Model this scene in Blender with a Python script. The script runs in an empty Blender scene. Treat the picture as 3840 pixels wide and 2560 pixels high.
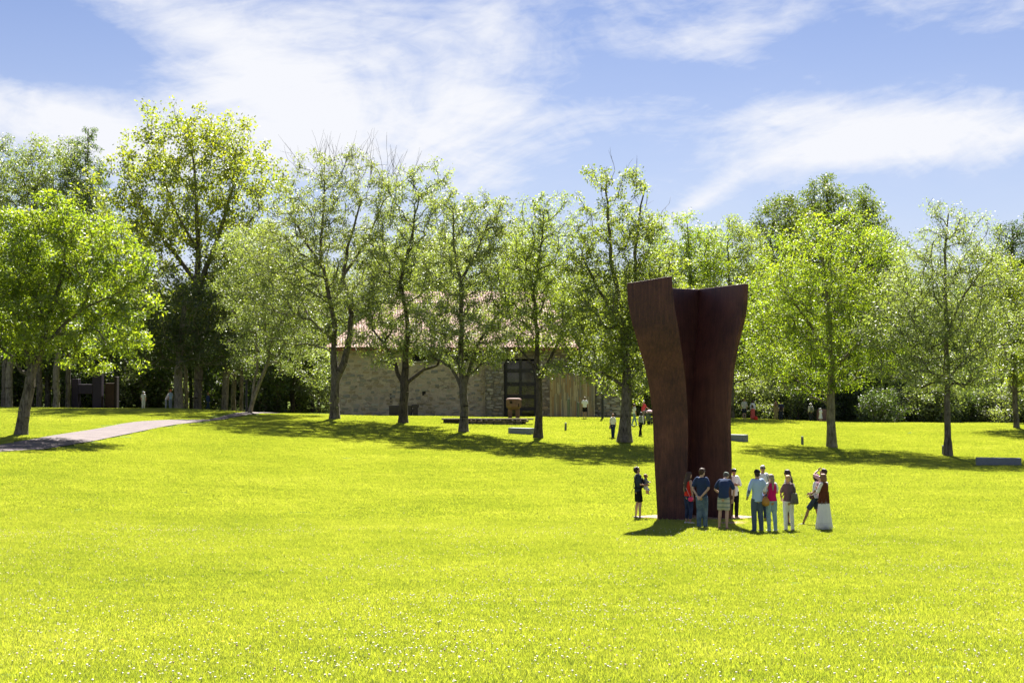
import bpy, bmesh, math, random
import numpy as np
from mathutils import Vector, Matrix

# ------------------------------------------------------------------ camera / light
R = math.radians
sc = bpy.context.scene
COL = sc.collection
F = 5333.0            # focal length in photograph pixels
HZ = 1400.0           # horizon row
ZC = 5.0              # camera height above the lawn's lowest part
cam_d = bpy.data.cameras.new("camera")
cam = bpy.data.objects.new("camera", cam_d)
COL.objects.link(cam)
cam_d.sensor_width = 36.0
cam_d.lens = 50.0
cam_d.clip_start = 0.1
cam_d.clip_end = 3000
cam.location = (0, 0, ZC)
cam.rotation_euler = (R(90) + math.atan((HZ - 1280) / F), 0, 0)
sc.camera = cam

SUN_EL, SUN_AZ = R(50.5), R(6)      # azimuth clockwise from +Y (view direction)
sun_d = bpy.data.lights.new("sun", 'SUN')
sun_d.energy = 5.0
sun_d.angle = R(0.53)
sun_d.color = (1.0, 0.955, 0.88)
sun = bpy.data.objects.new("sun", sun_d)
COL.objects.link(sun)
sdir = Vector((math.sin(SUN_AZ) * math.cos(SUN_EL), math.cos(SUN_AZ) * math.cos(SUN_EL), math.sin(SUN_EL)))
sun.rotation_euler = sdir.to_track_quat('Z', 'Y').to_euler()
sun.location = (20, 60, 60)

sc.view_settings.view_transform = 'Standard'
sc.view_settings.look = 'None'
sc.view_settings.gamma = 1.0
sc.view_settings.use_curve_mapping = False
sc.view_settings.exposure = 2.15
sc.render.engine = 'CYCLES'
sc.cycles.max_bounces = 7
sc.cycles.diffuse_bounces = 3
sc.cycles.glossy_bounces = 2
sc.cycles.transmission_bounces = 4
sc.cycles.transparent_max_bounces = 6
sc.cycles.sample_clamp_indirect = 4.0
sc.cycles.use_denoising = True

# ------------------------------------------------------------------ node helper
class NT:
    def __init__(s, nt): s.nt = nt
    def n(s, typ, **kw):
        nd = s.nt.nodes.new(typ)
        for k, v in kw.items():
            if k == 'ins':
                for a, b in v.items():
                    s.set(nd, a, b)
            else: setattr(nd, k, v)
        return nd
    def set(s, nd, a, b):
        if isinstance(b, bpy.types.NodeSocket): s.nt.links.new(b, nd.inputs[a])
        else: nd.inputs[a].default_value = b
    def m(s, op, a, b=None, c=None, clamp=False):
        nd = s.nt.nodes.new('ShaderNodeMath'); nd.operation = op; nd.use_clamp = clamp
        s.set(nd, 0, a)
        if b is not None: s.set(nd, 1, b)
        if c is not None: s.set(nd, 2, c)
        return nd.outputs[0]
    def mixc(s, f, a, b, bt='MIX'):
        nd = s.nt.nodes.new('ShaderNodeMix'); nd.data_type = 'RGBA'; nd.blend_type = bt
        s.set(nd, 0, f); s.set(nd, 6, a); s.set(nd, 7, b)
        return nd.outputs[2]
    def ramp(s, f, stops, interp='LINEAR'):
        nd = s.nt.nodes.new('ShaderNodeValToRGB'); cr = nd.color_ramp; cr.interpolation = interp
        while len(cr.elements) > 1: cr.elements.remove(cr.elements[0])
        cr.elements[0].position = stops[0][0]; cr.elements[0].color = (*stops[0][1], 1)
        for p, c in stops[1:]:
            e = cr.elements.new(p); e.color = (*c, 1)
        s.set(nd, 0, f)
        return nd.outputs[0]
    def noise(s, vec, scale, detail=3, rough=.5, dist=0.0):
        nd = s.nt.nodes.new('ShaderNodeTexNoise')
        if vec is not None: s.set(nd, 'Vector', vec)
        nd.inputs['Scale'].default_value = scale; nd.inputs['Detail'].default_value = detail
        nd.inputs['Roughness'].default_value = rough; nd.inputs['Distortion'].default_value = dist
        return nd.outputs['Fac']
    def vec(s, x, y, z):
        nd = s.nt.nodes.new('ShaderNodeCombineXYZ'); s.set(nd, 0, x); s.set(nd, 1, y); s.set(nd, 2, z)
        return nd.outputs[0]

# ------------------------------------------------------------------ world: sky + cirrus
def build_world():
    w = bpy.data.worlds.new("World"); sc.world = w; w.use_nodes = True
    w.node_tree.nodes.clear()
    t = NT(w.node_tree)
    tc = t.n('ShaderNodeTexCoord').outputs['Generated']
    sky = t.n('ShaderNodeTexSky', sky_type='NISHITA')
    sky.sun_disc = False; sky.sun_elevation = SUN_EL; sky.sun_rotation = SUN_AZ
    sky.air_density = 1.0; sky.dust_density = 0.25; sky.ozone_density = 3.0; sky.altitude = 50
    sep = t.n('ShaderNodeSeparateXYZ', ins={0: tc})
    x, y, z = sep.outputs
    az = t.m('ARCTAN2', x, y)
    hor = t.m('SQRT', t.m('ADD', t.m('MULTIPLY', x, x), t.m('MULTIPLY', y, y)))
    el = t.m('ARCTAN2', z, hor)
    # cloud streak noise in (azimuth, elevation) space, two crossing grains
    def grain(ang, sx, sy, off, scale, dist, detail=7, rough=.56):
        ca, sa = math.cos(ang), math.sin(ang)
        a = t.m('ADD', t.m('MULTIPLY', az, ca * sx), t.m('MULTIPLY', el, sa * sx))
        b = t.m('ADD', t.m('MULTIPLY', az, -sa * sy), t.m('MULTIPLY', el, ca * sy))
        return t.noise(t.vec(a, b, off), scale, detail, rough, dist)
    g1 = grain(R(7), 1.0, 2.0, 3.1, 5.2, 1.3)
    g2 = grain(R(-12), 1.0, 2.4, 7.7, 11.0, 1.0)
    g3 = grain(R(10), 1.0, 3.0, 12.4, 34.0, 1.4, 6, .62)
    fb = t.m('ADD', t.m('ADD', t.m('MULTIPLY', g1, .56), t.m('MULTIPLY', g2, .30)), t.m('MULTIPLY', g3, .14))
    def blob(px, py, sx, sy, ang, amp):   # in 2352-wide picture units
        f = 3266.0
        a0 = math.atan((px - 1176) / f); e0 = math.atan((857 - py) / f)
        rx, ry = sx / f, sy / f
        ca, sa = math.cos(R(-ang)), math.sin(R(-ang))
        da = t.m('SUBTRACT', az, a0); de = t.m('SUBTRACT', el, e0)
        p = t.m('MULTIPLY', t.m('ADD', t.m('MULTIPLY', da, ca), t.m('MULTIPLY', de, sa)), 1 / rx)
        q = t.m('MULTIPLY', t.m('ADD', t.m('MULTIPLY', da, -sa), t.m('MULTIPLY', de, ca)), 1 / ry)
        s = t.m('ADD', t.m('MULTIPLY', p, p), t.m('MULTIPLY', q, q))
        return t.m('MULTIPLY', t.m('EXPONENT', t.m('MULTIPLY', s, -1.0)), amp)
    blobs = [(720, 210, 480, 150, 12, .50), (430, 60, 250, 60, 26, .30), (1000, 90, 330, 90, -10, .22),
             (120, 300, 360, 60, 16, .42), (330, 330, 460, 90, 0, .26), (1180, 250, 190, 50, 20, .20),
             (900, 340, 330, 60, 4, .26), (2130, 322, 400, 88, 2, .80), (1820, 368, 260, 46, -6, .46), (1600, 470, 170, 24, -30, .40),
             (1660, 62, 200, 50, -16, .26), (2080, 30, 420, 34, -6, .08), (1380, 255, 230, 26, -6, .22),
             (100, 110, 250, 110, 22, -.60), (2150, 160, 420, 60, -4, -.34), (1440, 340, 280, 60, 0, -.20), (1500, 190, 240, 50, 0, -.10)]
    bias = None
    for b in blobs:
        v = blob(*b); bias = v if bias is None else t.m('ADD', bias, v)
    dens = t.m('ADD', t.m('MULTIPLY', t.m('SUBTRACT', fb, .5), 2.6), bias)
    mr = t.n('ShaderNodeMapRange', ins={0: dens, 1: -.26, 2: .80, 3: 0.0, 4: 1.0}); mr.interpolation_type = 'SMOOTHSTEP'
    cl = mr.outputs[0]
    # thin overall veil, thicker towards the horizon
    veil = t.m('MULTIPLY', t.m('SUBTRACT', 1.0, t.m('MULTIPLY', el, 1 / 0.30), clamp=True), .48)
    cov = t.m('MAXIMUM', t.m('MULTIPLY', cl, .95), veil)
    cov = t.m('ADD', cov, t.m('MULTIPLY', t.m('MULTIPLY', cl, veil), .5), clamp=True)
    tint = t.mixc(1.0, sky.outputs[0], SKY_TINT, 'MULTIPLY')
    col = t.mixc(cov, tint, (CLOUD * .93, CLOUD * .945, CLOUD, 1))
    bg = t.n('ShaderNodeBackground', ins={'Color': col, 'Strength': .05})
    out = t.n('ShaderNodeOutputWorld')
    w.node_tree.links.new(bg.outputs[0], out.inputs[0])
SKY_TINT = (.375, .365, .450, 1)
CLOUD = 4.5
build_world()

# ------------------------------------------------------------------ scene helpers
def tag(o, label=None, cat=None, group=None, kind=None):
    if label: o['label'] = label
    if cat: o['category'] = cat
    if group: o['group'] = group
    if kind: o['kind'] = kind
    return o
def link(name, data, parent=None, loc=(0, 0, 0)):
    o = bpy.data.objects.new(name, data); COL.objects.link(o)
    if parent is not None: o.parent = parent
    o.location = loc
    return o
def empty(name, loc, rz=0.0, label=None, cat=None, group=None):
    o = link(name, None, None, loc); o.rotation_euler = (0, 0, rz); o.empty_display_size = .2
    return tag(o, label, cat, group)
def obj_bm(name, bm, mat, parent=None, smooth=False, loc=(0, 0, 0)):
    me = bpy.data.meshes.new(name); bm.to_mesh(me); bm.free()
    if smooth: me.polygons.foreach_set('use_smooth', [True] * len(me.polygons))
    if mat: me.materials.append(mat)
    return link(name, me, parent, loc)
def obj_np(name, V, Fc, mat, parent=None, smooth=False, attr=None):
    """V (n,3), Fc (m,k) -> mesh object, fast"""
    me = bpy.data.meshes.new(name)
    V = np.ascontiguousarray(V, np.float32); Fc = np.ascontiguousarray(Fc, np.int32)
    m, k = Fc.shape
    me.vertices.add(len(V)); me.vertices.foreach_set('co', V.ravel())
    me.loops.add(m * k); me.loops.foreach_set('vertex_index', Fc.ravel())
    me.polygons.add(m)
    me.polygons.foreach_set('loop_start', np.arange(m, dtype=np.int32) * k)
    if smooth: me.polygons.foreach_set('use_smooth', np.ones(m, bool))
    if attr is not None:
        a = me.attributes.new('var', 'FLOAT', 'FACE'); a.data.foreach_set('value', np.asarray(attr, np.float32))
    me.update(calc_edges=True)
    if mat: me.materials.append(mat)
    return link(name, me, parent)
def box(bm, x0, x1, y0, y1, z0, z1, M=None):
    vs = [bm.verts.new(Vector(p) if M is None else M @ Vector(p)) for p in
          [(x0, y0, z0), (x1, y0, z0), (x1, y1, z0), (x0, y1, z0), (x0, y0, z1), (x1, y0, z1), (x1, y1, z1), (x0, y1, z1)]]
    for f in [(3, 2, 1, 0), (4, 5, 6, 7), (0, 1, 5, 4), (1, 2, 6, 5), (2, 3, 7, 6), (3, 0, 4, 7)]:
        bm.faces.new([vs[i] for i in f])
def bevel(bm, w, seg=1):
    bmesh.ops.bevel(bm, geom=bm.edges[:], offset=w, segments=seg, affect='EDGES', profile=.6)

# ------------------------------------------------------------------ terrain: heights by bearing and distance
TP = np.array([-1400, 0, 640, 1280, 1920, 2560, 3200, 3840, 5200], float)
TD = np.array([0, 8, 13, 20, 30, 41, 47, 60, 70, 80, 90, 100, 112, 125, 150, 200, 900], float)
TZ = np.array([
 [3.4, 2.8, 2.17, 1.55, 1.00, .70, .70, 1.05, 1.4, 1.6, 1.8, 2.0, 2.2, 2.0, 1.4, .7, .5],
 [3.4, 2.8, 2.17, 1.55, .95, .62, .60, .90, 1.3, 1.55, 1.78, 1.95, 2.15, 1.95, 1.3, .6, .5],
 [3.4, 2.8, 2.17, 1.52, .90, .50, .40, .50, .75, 1.10, 1.45, 1.8, 2.08, 1.85, 1.0, .4, .5],
 [3.4, 2.8, 2.17, 1.50, .86, .45, .28, .20, .32, .60, 1.0, 1.42, 1.68, 1.2, 1.0, .5, .5],
 [3.4, 2.8, 2.17, 1.50, .85, .45, .24, .08, .12, .32, .68, 1.02, 1.38, 1.2, 1.0, .5, .5],
 [3.4, 2.8, 2.17, 1.50, .85, .44, .20, .05, .04, .18, .60, 1.02, 1.38, 1.15, .9, .5, .5],
 [3.4, 2.8, 2.17, 1.50, .85, .44, .20, .05, .00, .00, .10, .45, .92, .74, .4, .3, .5],
 [3.4, 2.8, 2.17, 1.50, .88, .48, .22, .05, .00, .04, .22, .62, .88, .60, .3, .3, .5],
 [3.4, 2.8, 2.17, 1.50, .90, .55, .30, .10, .05, .10, .30, .70, .90, .60, .3, .3, .5]])
def _cr(p0, p1, p2, p3, t):
    return p1 + .5 * t * (p2 - p0 + t * (2 * p0 - 5 * p1 + 4 * p2 - p3 + t * (3 * (p1 - p2) + p3 - p0)))
def height(x, y):
    x = np.atleast_1d(np.asarray(x, float)); y = np.atleast_1d(np.asarray(y, float))
    d = np.clip(np.abs(y), 0.001, 899.0)
    px = np.clip(1920 + F * x / np.maximum(np.abs(y), 6.0), TP[0], TP[-1] - 1e-3)
    i = np.clip(np.searchsorted(TP, px, 'right') - 1, 0, len(TP) - 2)
    tx = (px - TP[i]) / (TP[i + 1] - TP[i]); tx = tx * tx * (3 - 2 * tx) * .5 + tx * .5
    j = np.clip(np.searchsorted(TD, d, 'right') - 1, 0, len(TD) - 2)
    td = (d - TD[j]) / (TD[j + 1] - TD[j])
    # non-uniform cubic hermite along distance
    def col(ii):
        p1 = TZ[ii, j]; p2 = TZ[ii, j + 1]; h = TD[j + 1] - TD[j]
        jm = np.maximum(j - 1, 0); jp = np.minimum(j + 2, len(TD) - 1)
        m1 = (p2 - TZ[ii, jm]) / np.maximum(TD[j + 1] - TD[jm], 1e-6); m2 = (TZ[ii, jp] - p1) / np.maximum(TD[jp] - TD[j], 1e-6)
        t = td; return (2*t**3 - 3*t*t + 1) * p1 + (t**3 - 2*t*t + t) * h * m1 + (3*t*t - 2*t**3) * p2 + (t**3 - t*t) * h * m2
    z = col(i) * (1 - tx) + col(i + 1) * tx
    z = z + .035 * np.sin(x * .21 + 1.3) * np.cos(y * .17) + .02 * np.sin(x * .6 + y * .37)
    return z
def gz(x, y): return float(height(x, y)[0])
def at(px, d):            # point of the ground at bearing px and distance d
    x = (px - 1920) / F * d
    return Vector((x, d, gz(x, d)))
def hit(px, py, d0=12.0, d1=130.0):
    ds = np.linspace(d0, d1, 2400); xs = (px - 1920) / F * ds
    rows = HZ + (ZC - height(xs, ds)) * F / ds
    k = np.argmax(rows <= py)
    if rows[k] > py: k = int(np.argmin(rows))
    return at(px, ds[k])
def S(p, d): return p / F * d
def zat(py, d): return ZC - (py - HZ) / F * d
def xat(px, d): return (px - 1920) / F * d
rnd = random.Random(5)

# ------------------------------------------------------------------ materials
def mat_new(name):
    m = bpy.data.materials.new(name); m.use_nodes = True; m.node_tree.nodes.clear()
    return m, NT(m.node_tree)
def finish(m, t, sh, disp=None):
    o = t.n('ShaderNodeOutputMaterial'); t.nt.links.new(sh, o.inputs[0])
    return m
def pbsdf(t, color, rough=.8, spec=.3, bump=None, bstr=.3, metallic=0.0):
    ins = {'Base Color': color, 'Roughness': rough, 'Specular IOR Level': spec, 'Metallic': metallic}
    if bump is not None:
        b = t.n('ShaderNodeBump', ins={'Strength': bstr, 'Distance': .05, 'Height': bump})
        ins['Normal'] = b.outputs[0]
    return t.n('ShaderNodeBsdfPrincipled', ins=ins).outputs[0]
def c4(c): return (*c, 1.0)
_plain = {}
def plain(c, rough=.8, spec=.25, var=.12, scale=12.0):
    key = (tuple(c), rough, spec, var, scale)
    if key in _plain: return _plain[key]
    m, t = mat_new('plain')
    tc = t.n('ShaderNodeTexCoord').outputs['Object']
    n = t.noise(tc, scale, 4, .6)
    col = t.mixc(n, c4([v * (1 - var * 1.6) for v in c]), c4([min(1, v * (1 + var * 1.2)) for v in c]))
    finish(m, t, pbsdf(t, col, rough, spec, n, .25))
    _plain[key] = m
    return m

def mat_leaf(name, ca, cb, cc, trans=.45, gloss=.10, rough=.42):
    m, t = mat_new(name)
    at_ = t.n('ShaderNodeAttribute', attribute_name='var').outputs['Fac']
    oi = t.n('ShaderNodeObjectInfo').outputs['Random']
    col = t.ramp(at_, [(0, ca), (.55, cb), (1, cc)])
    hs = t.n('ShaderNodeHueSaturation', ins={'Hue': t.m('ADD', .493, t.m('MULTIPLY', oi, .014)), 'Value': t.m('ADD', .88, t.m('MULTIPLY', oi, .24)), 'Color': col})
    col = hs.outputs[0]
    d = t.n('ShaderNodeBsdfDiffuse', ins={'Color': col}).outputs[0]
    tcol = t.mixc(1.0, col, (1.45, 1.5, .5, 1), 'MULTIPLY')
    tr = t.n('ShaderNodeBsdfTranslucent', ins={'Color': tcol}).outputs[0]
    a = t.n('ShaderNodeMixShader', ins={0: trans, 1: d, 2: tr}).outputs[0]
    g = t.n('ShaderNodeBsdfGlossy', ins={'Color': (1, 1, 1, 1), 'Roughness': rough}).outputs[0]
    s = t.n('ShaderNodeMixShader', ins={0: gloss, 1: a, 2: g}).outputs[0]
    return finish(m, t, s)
LEAF = {
 'bright': mat_leaf('leaf_bright', (.085, .135, .014), (.185, .235, .020), (.31, .33, .034), .58, .055, .5),
 'plane':  mat_leaf('leaf_plane', (.11, .15, .020), (.20, .235, .026), (.29, .285, .034), .58, .07, .5),
 'silver': mat_leaf('leaf_silver', (.12, .16, .055), (.19, .23, .080), (.27, .31, .12), .52, .07, .5),
 'ash':    mat_leaf('leaf_ash', (.115, .16, .035), (.19, .235, .050), (.27, .31, .075), .58, .06, .5),
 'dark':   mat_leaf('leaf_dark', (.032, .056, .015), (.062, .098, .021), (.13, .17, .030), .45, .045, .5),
 'oak':    mat_leaf('leaf_oak', (.050, .080, .014), (.105, .145, .020), (.19, .22, .030), .50, .06, .5),
 'olive':  mat_leaf('leaf_olive', (.08, .11, .030), (.14, .17, .042), (.21, .24, .06), .50, .08, .5),
}
def mat_bark(name, ca, cb):
    m, t = mat_new(name)
    tc = t.n('ShaderNodeTexCoord').outputs['Object']
    mp = t.n('ShaderNodeMapping', ins={'Vector': tc, 'Scale': (1, 1, .3)}).outputs[0]
    n = t.noise(mp, 9, 6, .68, .6); n2 = t.noise(tc, 1.7, 3)
    k = t.m('ADD', t.m('MULTIPLY', n, .75), t.m('MULTIPLY', n2, .25))
    col = t.ramp(k, [(.38, ca), (.5, [(a + b) / 2 for a, b in zip(ca, cb)]), (.64, cb)])
    finish(m, t, pbsdf(t, col, .92, .15, n, .9)); return m
BARK = mat_bark('bark', (.045, .037, .030), (.21, .18, .15))
BARK_DARK = mat_bark('bark_dark', (.030, .024, .020), (.13, .105, .085))
BARK_PALE = mat_bark('bark_pale', (.10, .085, .06), (.30, .26, .20))

# ------------------------------------------------------------------ ground
def mat_ground():
    m, t = mat_new('lawn_soil')
    pos = t.n('ShaderNodeNewGeometry').outputs['Position']
    n1 = t.noise(pos, .25, 4, .6); n2 = t.noise(pos, 5.0, 5, .7); n3 = t.noise(pos, 34.0, 3, .7)
    k = t.m('ADD', t.m('ADD', t.m('MULTIPLY', n1, .35), t.m('MULTIPLY', n2, .3)), t.m('MULTIPLY', n3, .35))
    col = t.ramp(k, [(.35, (.05, .085, .004)), (.5, (.085, .125, .006)), (.65, (.13, .165, .008))])
    b = t.m('ADD', t.m('MULTIPLY', n2, .4), t.m('MULTIPLY', n3, .6))
    finish(m, t, pbsdf(t, col, .95, .1, b, .8)); return m
def build_ground():
    us = np.concatenate([np.linspace(-6, -1.2, 14, endpoint=False), np.linspace(-1.2, 1.2, 110), np.linspace(1.26, 6, 14)]) * .36
    ds = np.concatenate([np.linspace(.5, 13, 16, endpoint=False), np.linspace(13, 60, 70, endpoint=False), np.linspace(60, 160, 110, endpoint=False), np.geomspace(160, 1500, 26)])
    U, D = np.meshgrid(us, ds)
    X = U * np.maximum(D, 14.0); Y = D
    # behind the camera too
    ys2 = np.linspace(-60, .2, 10); U2, Y2 = np.meshgrid(us, ys2); X2 = U2 * 14.0
    X = np.vstack([X2, X]); Y = np.vstack([Y2, Y])
    Z = height(X.ravel(), Y.ravel())
    V = np.stack([X.ravel(), Y.ravel(), Z], 1)
    nr, nc = X.shape
    i = np.arange((nr - 1) * (nc - 1)); r = i // (nc - 1); c = i % (nc - 1); a = r * nc + c
    Fc = np.stack([a, a + 1, a + nc + 1, a + nc], 1)
    o = obj_np('ground', V, Fc, mat_ground(), smooth=True)
    tag(o, kind='structure')
build_ground()

# path: asphalt strip over the left mound
PATH_T = [(-420, 1760), (-150, 1705), (0, 1670), (157, 1642), (315, 1617), (468, 1589), (574, 1578), (700, 1574), (800, 1571)]
PATH_B = [(-420, 1825), (-150, 1738), (0, 1697), (170, 1685), (340, 1657), (468, 1631), (638, 1597), (760, 1582), (850, 1572)]
def resample(pts, n):
    P = [Vector((p.x, p.y)) for p in pts]; L = [0]
    for a, b in zip(P, P[1:]): L.append(L[-1] + (b - a).length)
    out = []
    for k in range(n):
        s = L[-1] * k / (n - 1); j = 0
        while j < len(L) - 2 and L[j + 1] < s: j += 1
        t = (s - L[j]) / max(1e-6, L[j + 1] - L[j])
        q = [P[max(0, j - 1)], P[j], P[j + 1], P[min(len(P) - 1, j + 2)]]
        out.append(Vector((_cr(q[0].x, q[1].x, q[2].x, q[3].x, t), _cr(q[0].y, q[1].y, q[2].y, q[3].y, t))))
    return out
tp = resample([hit(px, py, 40, 111) for px, py in PATH_T] + [Vector((xat(960, 118), 118, 0)), Vector((xat(1060, 128), 128, 0))], 60)
bp = resample([hit(px, py, 40, 111) for px, py in PATH_B] + [Vector((xat(1010, 115), 115, 0)), Vector((xat(1110, 125), 125, 0))], 60)
PATH_POLY = np.array([(p.x, p.y) for p in tp] + [(p.x, p.y) for p in reversed(bp)])
def build_path():
    m, t = mat_new('asphalt_path')
    pos = t.n('ShaderNodeNewGeometry').outputs['Position']
    n = t.noise(pos, 1.1, 4, .6); n2 = t.noise(pos, 60, 3, .7)
    col = t.ramp(t.m('ADD', t.m('MULTIPLY', n, .5), t.m('MULTIPLY', n2, .5)), [(.3, (.088, .070, .072)), (.7, (.165, .135, .135))])
    finish(m, t, pbsdf(t, col, .9, .2, n2, .4))
    bm = bmesh.new(); rows = []
    for a, b in zip(tp, bp):
        row = []
        for k in range(9):
            p = a.lerp(b, k / 8); crown = .05 + .03 * math.sin(math.pi * k / 8)
            row.append(bm.verts.new((p.x, p.y, gz(p.x, p.y) + crown)))
        rows.append(row)
    for r0, r1 in zip(rows, rows[1:]):
        for k in range(8): bm.faces.new((r0[k], r0[k + 1], r1[k + 1], r1[k]))
    bmesh.ops.recalc_face_normals(bm, faces=bm.faces[:])
    tag(obj_bm('path', bm, m, smooth=True), kind='structure')
build_path()
def in_poly(x, y, P):
    ins = np.zeros(len(x), bool); n = len(P); j = n - 1
    for i in range(n):
        xi, yi = P[i]; xj, yj = P[j]
        c = ((yi > y) != (yj > y)) & (x < (xj - xi) * (y - yi) / (yj - yi + 1e-12) + xi)
        ins ^= c; j = i
    return ins

# ------------------------------------------------------------------ grass (stuff)
def mat_grass():
    m, t = mat_new('grass_blades')
    at_ = t.n('ShaderNodeAttribute', attribute_name='var').outputs['Fac']
    pos = t.n('ShaderNodeNewGeometry').outputs['Position']
    n1 = t.noise(pos, .16, 4, .6); n2 = t.noise(pos, 1.1, 4, .65)
    k = t.m('ADD', t.m('ADD', t.m('MULTIPLY', at_, .34), t.m('MULTIPLY', n1, .40)), t.m('MULTIPLY', n2, .34))
    col = t.ramp(k, GRASS_RAMP)
    d = t.n('ShaderNodeBsdfDiffuse', ins={'Color': col}).outputs[0]
    tr = t.n('ShaderNodeBsdfTranslucent', ins={'Color': t.mixc(1.0, col, (1.5, 1.5, .8, 1), 'MULTIPLY')}).outputs[0]
    a = t.n('ShaderNodeMixShader', ins={0: .5, 1: d, 2: tr}).outputs[0]
    g = t.n('ShaderNodeBsdfGlossy', ins={'Color': (1, 1, 1, 1), 'Roughness': .38}).outputs[0]
    s = t.n('ShaderNodeMixShader', ins={0: .045, 1: a, 2: g}).outputs[0]
    return finish(m, t, s)
GRASS_RAMP = [(.28, (.108, .155, .018)), (.5, (.232, .270, .030)), (.70, (.325, .342, .050)), (.88, (.44, .43, .16))]
GRASS = mat_grass()
def blade_patch(name, size, nb, h, w, seed):
    r = np.random.default_rng(seed)
    x = r.uniform(-size / 2, size / 2, nb); y = r.uniform(-size / 2, size / 2, nb)
    a = r.uniform(0, 2 * np.pi, nb); hh = h * r.uniform(.45, 1.25, nb) * np.where(r.random(nb) < .04, 1.7, 1)
    ww = w * r.uniform(.6, 1.3, nb); la = r.uniform(0, 2 * np.pi, nb); lean = r.uniform(.1, .95, nb) * hh
    cx, cy = np.cos(a) * ww / 2, np.sin(a) * ww / 2; lx, ly = np.cos(la) * lean, np.sin(la) * lean
    z0 = np.full(nb, -.01)
    v = np.stack([np.stack([x - cx, y - cy, z0], 1), np.stack([x + cx, y + cy, z0], 1),
                  np.stack([x + cx * .8 + lx * .45, y + cy * .8 + ly * .45, hh * .62], 1), np.stack([x - cx * .8 + lx * .45, y - cy * .8 + ly * .45, hh * .62], 1),
                  np.stack([x + lx, y + ly, hh], 1)], 1).reshape(-1, 3)
    b = np.arange(nb) * 5
    f = np.concatenate([np.stack([b, b + 1, b + 2], 1), np.stack([b, b + 2, b + 3], 1), np.stack([b + 3, b + 2, b + 4], 1)])
    var = np.tile(r.random(nb), 3)
    o = obj_np(name, v, f, GRASS, attr=var)
    COL.objects.unlink(o)
    return o
def scatter(name, P, rot, scl, idx, sources, mat=None, kind='stuff', label=None, cat=None, align=None):
    me = bpy.data.meshes.new(name); n = len(P)
    me.vertices.add(n); me.vertices.foreach_set('co', np.asarray(P, np.float32).ravel())
    for nm, typ, val in (('rz', 'FLOAT', rot), ('sc', 'FLOAT', scl), ('ix', 'INT', idx)):
        a = me.attributes.new(nm, typ, 'POINT'); a.data.foreach_set('value', np.asarray(val, np.float32 if typ == 'FLOAT' else np.int32))
    if align is not None:
        a = me.attributes.new('tilt', 'FLOAT_VECTOR', 'POINT'); a.data.foreach_set('vector', np.asarray(align, np.float32).ravel())
    o = link(name, me)
    g = bpy.data.node_groups.new(name, 'GeometryNodeTree')
    g.interface.new_socket('Geometry', in_out='INPUT', socket_type='NodeSocketGeometry')
    g.interface.new_socket('Geometry', in_out='OUTPUT', socket_type='NodeSocketGeometry')
    N, L = g.nodes, g.links
    gi = N.new('NodeGroupInput'); go = N.new('NodeGroupOutput')
    inst = N.new('GeometryNodeInstanceOnPoints'); inst.inputs['Pick Instance'].default_value = True
    g2i = N.new('GeometryNodeGeometryToInstance')
    for s in reversed(sources):
        oi = N.new('GeometryNodeObjectInfo'); oi.inputs['Object'].default_value = s; L.new(oi.outputs['Geometry'], g2i.inputs[0])
    def attr(nm, dt):
        a = N.new('GeometryNodeInputNamedAttribute'); a.data_type = dt; a.inputs['Name'].default_value = nm; return a.outputs['Attribute']
    L.new(gi.outputs[0], inst.inputs['Points']); L.new(g2i.outputs[0], inst.inputs['Instance'])
    L.new(attr('ix', 'INT'), inst.inputs['Instance Index'])
    cb = N.new('ShaderNodeCombineXYZ'); L.new(attr('rz', 'FLOAT'), cb.inputs[2])
    if align is not None:
        va = N.new('ShaderNodeVectorMath'); va.operation = 'ADD'
        L.new(cb.outputs[0], va.inputs[0]); L.new(attr('tilt', 'FLOAT_VECTOR'), va.inputs[1]); L.new(va.outputs[0], inst.inputs['Rotation'])
    else: L.new(cb.outputs[0], inst.inputs['Rotation'])
    L.new(attr('sc', 'FLOAT'), inst.inputs['Scale'])
    L.new(inst.outputs[0], go.inputs[0])
    md = o.modifiers.new('scatter', 'NODES'); md.node_group = g
    return tag(o, label, cat, None, kind)
def sector(d0, d1, step, r, wide=1.45):
    out = []
    d = d0
    while d < d1:
        hw = .36 * wide * d + 5; n = max(1, int(2 * hw / step))
        x = np.linspace(-hw, hw, n) + r.uniform(-.5, .5, n) * step * .7
        y = np.full(n, d) + r.uniform(-.5, .5, n) * step * .7
        out.append(np.stack([x, y], 1)); d += step
    return np.concatenate(out)
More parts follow.
